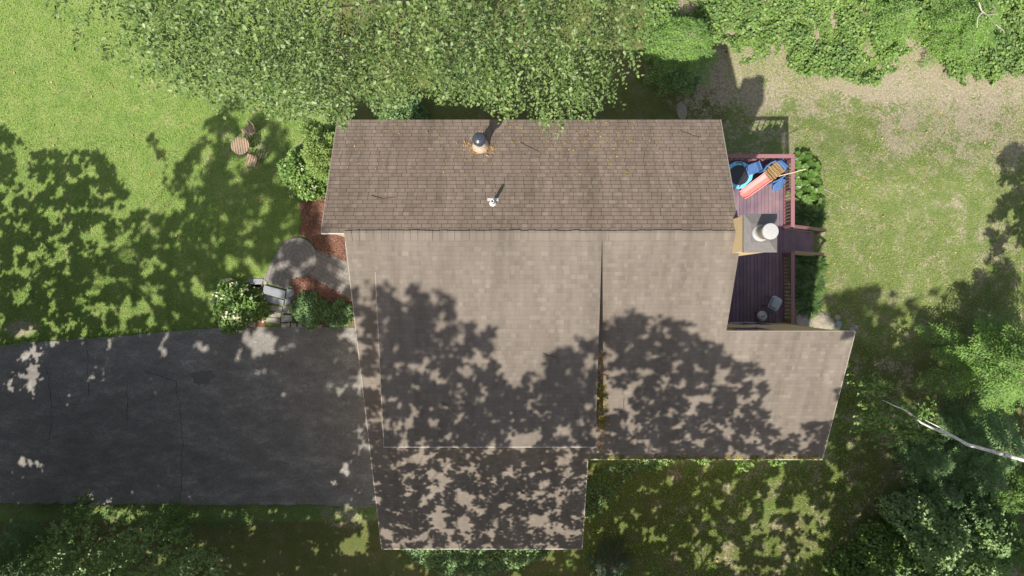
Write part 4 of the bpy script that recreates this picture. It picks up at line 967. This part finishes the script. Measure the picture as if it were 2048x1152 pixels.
# fringe of seedlings growing along the wing's gutter
for k, (a, b, lb) in enumerate([(1335, 919, 'seedling weed growing at the wing gutter nearest the garage'), (1410, 919, 'small seedling on the middle of the wing gutter'), (1490, 932, 'pale drooping sprig hanging below the wing gutter'), (1556, 922, 'star shaped bright weed at the wing gutter')]):
    c = P(a, b, 3.2); t = thing('weed', lb, 'plant', (c[0], c[1], float(g(c[0], c[1]))), group='weeds along the wing gutter')
    n = 70; q = rdir(n) * np.array([.28, .2, .18]) + np.array([0, 0, 3.1]); leaves('foliage', q, rdir(n), np.tile([0, 0, 1.0], (n, 1)) + rng.normal(size=(n, 3)) * .4, .14, M['leafD'], t)
    MB().tube([(0, .3, 0), (.03, .1, 1.5), (0, 0, 3.1)], [.02, .015, .006], 5).build('stem', M['bark'], t)
# low juniper by the bottom edge
hemlock('juniper', 'blue green spreading juniper on the lawn below the wing', *P(1222, 1128, .6)[:2], 1.1, 1.15, leafmat('juniper_needles', [(.06, .1, .055), (.08, .125, .07), (.05, .085, .045)], .2, .6), 40, zlo=.1, ll=.1)
# ---- right side
hemlock('hemlock_tree', 'large sunlit hemlock at the right edge above the white trunk', *P(2035, 735, 3.5)[:2], 6.4, 3.2, M['needle'], 54, zlo=.22, ll=.16, nl_step=.06)
hemlock('hemlock_tree', 'dark hemlock under the leaning white trunk', *P(1985, 890, 2.0)[:2], 3.6, 2.3, M['needleD'], 64, zlo=.12)
hemlock('hemlock_tree', 'young dark hemlock between the lawn and the white trunk', *P(1868, 925, 1.2)[:2], 2.2, 1.35, M['needleD'], 44, zlo=.1)
hemlock('hemlock_tree', 'small dim hemlock below the young one at the lawn edge', *P(1890, 985, 1.0)[:2], 1.9, 1.3, M['needleD'], 40, zlo=.1)
hemlock('hemlock_tree', 'mid green hemlock at the right edge below the white trunk', *P(2046, 985, 2.2)[:2], 4.0, 1.6, M['needle'], 56, zlo=.15)
hemlock('hemlock_tree', 'lowest hemlock at the bottom right corner', *P(2044, 1095, 2.0)[:2], 3.4, 1.5, M['needle'], 50, zlo=.15)
hemlock('hemlock_tree', 'shaded hemlock in the middle of the dark thicket', *P(1960, 955, 1.6)[:2], 3.0, 1.5, M['needleD'], 46, zlo=.12)
for k, (a, b, zt_, r, lb, mt) in enumerate([(1890, 1075, 2.6, 1.75, 'broad leafy shrub with rounded leaves in the middle of the right thicket', 'leafE'), (1975, 1110, 2.4, 1.6, 'leafy shrub between the rounded leaf shrub and the corner hemlock', 'leafE'), (1790, 1110, 1.6, 1.25, 'brighter leafy shrub at the lawn side of the right thicket', 'leafD'), (1700, 1145, .9, .8, 'low leafy shrub where the thicket meets the bottom lawn', 'leafD'), (1850, 1150, 2.0, 1.5, 'leafy shrub at the bottom edge of the right thicket', 'leafE'), (1960, 1035, 2.0, 1.2, 'dark leafy shrub beneath the thicket hemlocks', 'leafC')]):
    shrub('thicket_shrub', lb, 'shrub', a, b, zt_, r, r * .9, int(2600 * r * r), .13, M[mt], seed=20 + k, rag=.45, wr=.42, group='shrubs of the right thicket')
# leaning white birch
wb = thing('white_birch', 'leaning white birch trunk with a leafy tip reaching over the lawn', 'tree', (22.6, -8.0, 0))
o0 = np.array([22.6, -8.0, 0])
kp = [(22.6, -8.0, 0), (21.3, -7.5, 2.8), P(2048, 920, 4.4), P(1985, 903, 4.7), P(1935, 889, 4.8), P(1905, 872, 4.8), P(1868, 858, 4.7), P(1842, 845, 4.6), P(1815, 822, 4.4), P(1790, 812, 4.2), P(1764, 800, 4.0)]
kp = [np.array(a, float) - o0 for a in kp]
MB().tube(kp, [.12, .09, .075, .066, .06, .052, .042, .034, .026, .02, .008], 10).build('trunk', M['birch'], wb, smooth=True)
MB().tube([np.array(P(1905, 872, 4.8)) - o0, np.array(P(1880, 855, 5.0)) - o0, np.array(P(1850, 840, 5.1)) - o0], [.03, .022, .01], 6).build('branch', M['birch'], wb)
tb_, td_ = [], []
for (a, b, z_, r, n) in [(1790, 850, 3.4, .85, 85), (1835, 862, 3.6, .8, 70), (1848, 830, 4.4, .5, 40), (1755, 835, 3.2, .6, 28), (1772, 785, 3.0, .55, 30), (1740, 768, 2.8, .4, 13)]:
    c = np.array(P(a, b, z_)); q = rng.normal(size=(n, 3)) * np.array([r, r * .75, .4]) * .55 + c; tb_.append(q); td_.append(norm(q - c + rng.normal(size=(n, 3)) * .4 + np.array([-.4, 0, -.4])))
    MB().tube([np.array(P(1830, 838, 4.6)) - o0, (np.array(P(1830, 838, 4.6)) + c) / 2 - o0 + np.array([0, 0, .15]), c - o0], [.018, .012, .005], 5).build('branch', M['twig'], wb)
b_, d_, u_, l_ = twigs(np.concatenate(tb_) - o0, np.concatenate(td_), 8, .42, .115, .4)
leaves('foliage', b_, d_, u_, l_, M['leafD'], wb)
# ---- bottom left saplings
def sapling(px, py, zt_, r, n, label, m, seed, ll=.11):
    c = P(px, py, zt_ * .6); gz = 0; t = thing('sapling', label, 'sapling', (c[0], c[1], 0), group='saplings below the driveway')
    trunk([(0, 0, 0), (.05, .03, zt_ * .5), (0, -.02, zt_)], .035, .01, M['bark'], t)
    q = rdir(n, .3) * np.array([r, r, zt_ * .45]) * (rng.uniform(.15, 1, (n, 1)) ** .5) + np.array([0, 0, zt_ * .6]); lo = fbm(q[:, 0] * 2 + seed, q[:, 1] * 2, seed, 3); q = q[lo > .42]
    b_, d_, u_, l_ = twigs(q, norm(q * np.array([1, 1, 0]) + rng.normal(size=q.shape) * .5 * r + np.array([0, 0, .1])), 7, .35, ll, .35)
    leaves('foliage', b_, d_, u_, l_, m, t, .4)
    br = MB()
    for i in range(0, len(q), 12): br.tube(curve((0, 0, max(.3, q[i, 2] - .6)), q[i], .1, 4), [.016, .012, .008, .004], 4, False)
    br.build('branches', M['bark'], t)
for i, (a, b, zt_, r, n, lb, mt) in enumerate([(165, 1095, 4.4, 1.5, 300, 'tall sapling with silvery sunlit leaves below the driveway', 'leafE'), (300, 1110, 3.6, 1.5, 330, 'leafy sapling right of the silvery one below the driveway', 'leafE'), (90, 1140, 2.6, 1.1, 160, 'shorter sapling at the bottom edge left of the silvery one', 'leafE'), (335, 1050, 1.8, .8, 110, 'low bright sapling close to the driveway edge', 'leafD'), (400, 1145, 2.2, .9, 120, 'sapling at the bottom edge right of the others', 'leafE'), (160, 1015, 1.6, .35, 34, 'thin sprout reaching over the driveway edge', 'leafD'), (215, 1148, 3.0, 1.0, 160, 'sapling between the two tall ones at the bottom edge', 'leafE')]):
    sapling(a, b, zt_, r, n, lb, M[mt], 60 + i)
hemlock('hemlock_tree', 'dark drooping hemlock at the bottom left corner', *P(30, 1125, 2.0)[:2], 3.6, 2.0, M['needleD'], 56, zlo=.15)

# ------------------------------------------------------------ leaf litter, twigs, moss
def scatter_roof(n, cx, cy, sx, sy, ll, m, name, label, parent=None, cat='leaf litter', lift=.02, wr=.3):
    x = rng.normal(cx, sx, n); y = rng.normal(cy, sy, n); p = surf(x, y); p[:, 2] += lift
    dd = rdir(n); dd[:, 2] *= .25; up = np.tile([0, 0, 1.0], (n, 1)) + rng.normal(size=(n, 3)) * .3
    o = leaves(name, p, dd, up, ll * rng.uniform(.5, 1.4, n), m, None, wr, 4); tag(o, label, cat, kind='stuff'); return o
scatter_roof(340, 960, 298, 14, 5, .13, M['litter'], 'pine_litter', 'drift of orange dry needles below the black domed vent', wr=.1)
x = np.concatenate([rng.uniform(690, 1430, 240), rng.normal(1150, 90, 160)]); y = np.concatenate([rng.uniform(246, 380, 240), rng.normal(285, 26, 160)]); y = np.clip(y, 246, 440)
p = surf(x, y); p[:, 2] += .02; n = len(x); dd = rdir(n); dd[:, 2] *= .2
tag(leaves('leaf_litter', p, dd, np.tile([0, 0, 1.0], (n, 1)), .042 * rng.uniform(.4, 1.3, n), M['litter'], None, .4, 4), 'dry leaf crumbs scattered on the north slope', 'leaf litter', kind='stuff')
n = 260; x = rng.normal(1130, 120, n); y = rng.normal(290, 32, n); y = np.clip(y, 246, 440); p = surf(x, y); p[:, 2] += .012; dd = rdir(n); dd[:, 2] *= .2
tag(leaves('moss', p, dd, np.tile([0, 0, 1.0], (n, 1)), .055 * rng.uniform(.4, 1.4, n), M['moss'], None, .5, 4), 'yellow moss tufts on the north slope shingles', 'moss', kind='stuff')
n = 260; y = rng.uniform(700, 905, n); x = 1197 + (y - 700) * -.02 + np.abs(rng.normal(0, 9, n)) * (y - 600) / 250 + 2; p = surf(x, y); p[:, 2] += .015; dd = rdir(n); dd[:, 2] *= .2
tag(leaves('moss', p, dd, np.tile([0, 0, 1.0], (n, 1)), .12 * rng.uniform(.4, 1.3, n), M['litter'], None, .3, 4), 'leaf debris collected in the gutter strip beside the dormer', 'leaf litter', kind='stuff')
n = 160; x = 1203 + rng.normal(0, 5, n); y = np.concatenate([rng.normal(800, 10, 60), rng.normal(838, 8, 60), rng.normal(770, 12, 40)]); p = surf(x, y); p[:, 2] += .02
tag(leaves('moss', p, rdir(n) * np.array([1, 1, .3]), np.tile([0, 0, 1.0], (n, 1)), .11, M['moss'], None, .5, 4), 'yellow green moss in the shadowed strip beside the dormer', 'moss', kind='stuff')
n = 420; x = rng.uniform(1180, 1640, n); y = 914.5 + rng.normal(0, 1.6, n); p = surf(x, np.minimum(y, 916)); p[:, 2] += .03
tag(leaves('moss', p, rdir(n) * np.array([1, 1, .4]), np.tile([0, 0, 1.0], (n, 1)), .09 * rng.uniform(.5, 1.4, n), M['moss'], None, .5, 4), 'mossy debris along the wing gutter', 'moss', kind='stuff')
# mulch chips
for poly, lb in ((bedA, 'reddish bark chips in the bed below the house corner'), (bedB, 'orange bark chips in the bed beside the steps')):
    xs_ = [a for a, b in poly]; ys_ = [b for a, b in poly]; n = 4200; x = rng.uniform(min(xs_), max(xs_), n); y = rng.uniform(min(ys_), max(ys_), n); ok = inpoly(x, y, poly); x, y = x[ok], y[ok]
    p = np.array([G(a, b, .065) for a, b in zip(x, y)]); n = len(x); dd = rdir(n); dd[:, 2] *= .3
    tag(leaves('bark_chips', p, dd, np.tile([0, 0, 1.0], (n, 1)) + rng.normal(size=(n, 3)) * .4, .09 * rng.uniform(.5, 1.3, n), M['chips'], None, .25, 4), lb, 'bark chips', kind='stuff')
# fallen twigs on the roof
TW = [([(742, 392), (765, 398), (790, 395)], 'thin dark twig on the north slope near its west end'), ([(1040, 285), (1060, 296), (1078, 304)], 'dark forked twig on the north slope right of the vent'), ([(1085, 706), (1102, 712), (1118, 717)], 'dark twig lying on the dormer roof'), ([(1360, 262), (1385, 272), (1402, 276)], 'brown twig near the northeast roof corner'), ([(885, 805), (905, 818), (912, 824)], 'fallen twig on the dormer roof near its west side'), ([(1248, 797), (1246, 815), (1240, 828)], 'pale dead stalk on the wing roof'), ([(1030, 975), (1045, 985), (1058, 994)], 'twig lying on the garage roof')]
for pts, lb in TW:
    p = surf(np.array([a for a, b in pts]), np.array([b for a, b in pts])); p[:, 2] += .03
    o = MB().tube([tuple(q) for q in p] , [.012, .01, .005], 5).build('fallen_twig', M['bark']); tag(o, lb, 'twig', 'twigs fallen on the roof')
for pts, lb in [([(1637, 609), (1645, 602), (1653, 598)], 'pale stick on the lawn beside the boulder'), ([(1636, 372), (1660, 384), (1685, 395)], 'thin pale stalk lying beyond the hostas')]:
    o = MB().tube([G(a, b, .04) for a, b in pts], [.013, .011, .006], 5).build('stick', M['dead']); tag(o, lb, 'stick', 'sticks on the lawn')
# small pale flecks on the driveway and lawn
n = 90; x = rng.uniform(0, 720, n); y = rng.uniform(700, 1000, n); p = np.array([P(a, b, z_drive + .02) for a, b in zip(x, y)])
tag(leaves('fallen_leaves', p, rdir(n) * np.array([1, 1, .2]), np.tile([0, 0, 1.0], (n, 1)), .08 * rng.uniform(.5, 1.5, n), M['litter'], None, .4, 4), 'pale fallen leaves dotted over the driveway', 'fallen leaves', kind='stuff')

# ------------------------------------------------------------ tall trees past the frame that dapple the scene
W_, H_ = 412, 300
gx, gy = np.meshgrid(np.linspace(-240, 2160, W_), np.linspace(180, 1250, H_))
ex = (fbm(gx / 26, gy / 26, 71, 3) - .5) * 46; ey = (fbm(gx / 26, gy / 26, 72, 3) - .5) * 46
cov = np.zeros_like(gx)
def setp(poly, c): cov[inpoly(gx + ex, gy + ey, poly)] = c
setp([(-240, 230), (0, 262), (60, 295), (120, 305), (185, 300), (235, 345), (265, 375), (278, 420), (330, 450), (345, 400), (318, 330), (310, 262), (345, 330), (375, 300), (420, 230), (470, 190), (560, 250), (640, 420), (690, 560), (720, 660), (-240, 730)], .53)
setp([(330, 450), (430, 330), (600, 380), (640, 480), (560, 660), (360, 660)], .84)
setp([(-240, 690), (0, 690), (440, 655), (720, 655), (760, 1010), (-240, 1010)], .975)
setp([(-240, 1005), (770, 1005), (780, 1260), (-240, 1260)], .92)
setp([(640, 590), (690, 572), (740, 582), (765, 562), (795, 605), (830, 572), (868, 568), (900, 598), (906, 650), (940, 655), (962, 682), (995, 664), (992, 720), (1002, 758), (1038, 772), (1080, 748), (1090, 690), (1128, 702), (1160, 672), (1200, 682), (1200, 1110), (690, 1110)], .73)
setp([(690, 893), (1200, 893), (1200, 1110), (690, 1110)], .84)
setp([(1196, 672), (1240, 642), (1270, 630), (1300, 642), (1340, 640), (1392, 645), (1402, 680), (1440, 690), (1456, 722), (1500, 730), (1536, 755), (1530, 800), (1545, 850), (1562, 872), (1590, 862), (1620, 842), (1660, 850), (1650, 930), (1180, 930)], .8)
setp([(1165, 918), (1640, 918), (1715, 700), (1720, 1260), (760, 1260), (760, 1100), (1165, 1100)], .86)
setp([(1650, 608), (1700, 580), (1760, 570), (1825, 600), (1900, 566), (1960, 556), (1985, 500), (1968, 440), (2000, 390), (2012, 300), (2160, 270), (2160, 1260), (1640, 1260), (1640, 930), (1700, 680)], .9)
cov = np.where((cov > .5) & (cov < .9), cov - .13, np.where((cov >= .9) & (cov < .925), cov - .05, cov))
hx = (fbm(gx / 15, gy / 15, 77, 2) - .5) * 44; hy = (fbm(gx / 15, gy / 15, 78, 2) - .5) * 44
def hole(cx, cy, rx, ry, c):
    c = c * .9; d = ((gx + ex * .6 + hx - cx) / rx) ** 2 + ((gy + ey * .6 + hy - cy) / ry) ** 2
    k = np.clip(1.25 - d, 0, .5) * 2; cov[:] = np.where(cov > 0, cov * (1 - k) + np.minimum(cov, c) * k, cov)
for h in [(492, 562, 60, 50, .25), (490, 265, 36, 30, .05), (500, 255, 26, 20, .3), (215, 1015, 110, 34, .45), (350, 1018, 100, 34, .45), (1900, 1000, 100, 80, .5), (1990, 930, 80, 90, .45), (1820, 1050, 80, 60, .55), (160, 430, 130, 55, .55), (150, 570, 120, 60, .5), (40, 500, 40, 40, .5), (240, 610, 60, 40, .42), (330, 600, 30, 25, .6), (400, 560, 35, 25, .45), (500, 410, 30, 20, .6), (560, 300, 30, 25, .5), (480, 290, 26, 22, .4), (490, 470, 30, 18, .6), (590, 480, 22, 14, .5), (640, 545, 42, 26, .42), (610, 585, 22, 15, .6), (540, 640, 30, 20, .4), (440, 620, 26, 24, .4), (560, 620, 20, 20, .4),
          (60, 742, 38, 42, .2), (28, 772, 14, 22, .3), (222, 710, 20, 28, .35), (198, 752, 30, 12, .4), (520, 690, 58, 36, .2), (545, 738, 34, 18, .3), (330, 772, 16, 8, .2), (420, 768, 14, 7, .2), (150, 790, 20, 9, .5), (216, 786, 10, 14, .3), (330, 690, 14, 20, .5), (410, 695, 26, 14, .45), (590, 760, 26, 14, .4), (640, 752, 14, 16, .3), (45, 925, 20, 30, .2), (86, 935, 16, 14, .45), (205, 705, 12, 20, .5), (690, 960, 40, 14, .5), (580, 790, 16, 10, .5), (100, 690, 60, 12, .5),
          (716, 1070, 30, 40, .3), (570, 1075, 12, 14, .3), (690, 1100, 30, 14, .5), (90, 1050, 22, 12, .4), (150, 1080, 40, 50, .55), (300, 1090, 60, 40, .6), (420, 1120, 40, 30, .6),
          (965, 830, 55, 50, .45), (860, 840, 40, 26, .55), (900, 790, 40, 20, .6), (740, 860, 22, 60, .6), (930, 950, 55, 70, .5), (830, 935, 50, 18, .6), (880, 1045, 60, 22, .4), (1000, 1055, 60, 14, .55), (1010, 900, 40, 20, .5), (1060, 985, 40, 16, .5), (1130, 960, 30, 35, .55), (1090, 1060, 30, 22, .45), (725, 690, 16, 50, .5), (790, 630, 25, 14, .5), (830, 720, 50, 20, .5),
          (1310, 740, 50, 40, .6), (1250, 800, 50, 40, .55), (1400, 780, 40, 40, .6), (1510, 800, 40, 60, .5), (1420, 860, 60, 20, .6), (1250, 900, 60, 12, .4), (1580, 890, 60, 26, .45), (1520, 850, 30, 30, .4),
          (1470, 1000, 110, 55, .42), (1580, 1060, 70, 60, .22), (1400, 1020, 40, 50, .5), (1420, 1115, 90, 40, .45), (1560, 1120, 60, 30, .3), (1660, 965, 14, 45, .2), (1650, 1060, 12, 60, .35), (1320, 1080, 26, 26, .5), (1180, 1110, 60, 20, .55), (1370, 960, 60, 18, .6), (1480, 950, 30, 26, .5), (850, 1120, 60, 30, .5), (1000, 1110, 60, 20, .7),
          (1790, 612, 110, 36, .42), (1700, 645, 60, 22, .6), (1800, 668, 30, 24, .25), (1905, 600, 36, 40, .4), (1860, 560, 60, 20, .3), (1940, 540, 30, 30, .4), (2090, 630, 190, 150, .0), (2000, 690, 80, 70, .1), (1985, 760, 60, 60, .5), (2030, 830, 40, 60, .55), (1820, 850, 90, 50, .65), (1770, 900, 30, 12, .6), (1960, 480, 30, 60, .6), (2030, 420, 40, 60, .65), (1850, 1060, 60, 60, .75), (1760, 1060, 40, 40, .75), (1690, 930, 14, 40, .6)]:
    hole(*h)
NS_ = 440000
ii = rng.integers(0, W_ - 1, NS_); jj = rng.integers(0, H_ - 1, NS_)
sx = gx[jj, ii] + rng.uniform(-3, 3, NS_); sy = gy[jj, ii] + rng.uniform(-2, 2, NS_); cv = cov[jj, ii]
nf = .6 * vnoise(sx / 17, sy / 14, 91) + .4 * vnoise(sx / 9, sy / 8, 92); nr = .62 * vnoise(sx / 18, sy / 14, 93) + .38 * vnoise(sx / 8, sy / 7, 94); hi = inpoly(sx, sy, [(640, 480), (1480, 480), (1480, 650), (1720, 650), (1650, 925), (1180, 925), (1170, 1105), (765, 1105)])
nf = np.where(hi, nr + .5 * (nf.mean() - nr.mean()), nf); order = np.argsort(np.argsort(nf)) / NS_
ok = order < cv; sx, sy = sx[ok], sy[ok]
pt = surf(np.clip(sx, -400, 2400), sy)
Ln = np.full(len(pt), 99.0)
for L in np.arange(3, 22, .2)[::-1]:
    q = pt + TOSUN * L; Dq = CAM_H - q[:, 2]
    outf = (np.abs(q[:, 0]) > .75 * Dq + .9) | (np.abs(q[:, 1]) > .4222 * Dq + .9)
    Ln = np.where(outf, L, Ln)
Ln += rng.uniform(0, 2.2, len(pt)) + 1.2 * vnoise(sx / 60, sy / 60, 95)
lp = pt + TOSUN * Ln[:, None]; okz = lp[:, 2] < 28.5; lp, sx, sy, onroof = lp[okz], sx[okz], sy[okz], pt[okz, 2] > 3
drv = ((sx < 740) & (sy > 690) & (sy < 1010)).astype(float)
cen = [(-60, 520, 'left lawn, its far west part'), (230, 470, 'middle of the left lawn'), (500, 430, 'garden table'), (100, 850, 'far end of the driveway'), (470, 830, 'near half of the driveway'), (250, 1120, 'saplings below the driveway'), (830, 800, 'dormer roof'), (1000, 1010, 'garage roof'), (1350, 800, 'wing roof'), (1450, 1060, 'lawn below the wing'), (1780, 950, 'thicket side lawn'), (1850, 640, 'lawn past the boulders'), (2030, 520, 'right edge of the lawn')]
dist = np.stack([(sx - a) ** 2 + (sy - b) ** 2 for a, b, _ in cen], 1); own = np.argmin(dist, 1)
for k, (a, b, lb) in enumerate(cen):
    q = lp[own == k]
    if len(q) < 30: continue
    m_ = q.mean(0)
    left = m_[0] < -.75 * (30 - m_[2]) - .3 and m_[1] > -.4222 * (30 - m_[2]) - .6
    base = np.array([-25.0 - abs(m_[0] + 18) * .2, m_[1], 0]) if left else np.array([m_[0], -15.2, 0])
    t = thing('tall_tree', 'tall leafy tree outside the picture that shades the ' + lb, 'tree', tuple(base), group='tall trees that cast the dappled shade')
    rel = q - base; n = len(q)
    leaves('crown', rel, rdir(n), np.tile(norm(TOSUN[None]), (n, 1)) + rng.normal(size=(n, 3)) * .5, np.where(onroof[own == k], rng.uniform(.13, .24, n), np.where(rel[:, 1] * 0 + drv[own == k] > .5, rng.uniform(.2, .36, n), rng.uniform(.16, .3, n))), M['shade'], t, .38, 4)
    mt_ = m_ - base
    tp = [(0, 0, -.3), tuple(mt_ * np.array([.04, .04, .3])), tuple(mt_ * np.array([.15, .15, .6])), tuple(mt_ * np.array([.45, .45, .85])), tuple(mt_)]
    trunk(tp, .15, .03, M['bark'], t)
    br = MB()
    for i in range(16):
        e = rel[rng.integers(0, n)]; br.tube(curve(np.array(tp[3]) * rng.uniform(.75, 1), e, -.2, 5, .1), [.025, .02, .015, .01, .005], 5, False)
    br.build('branches', M['bark'], t)
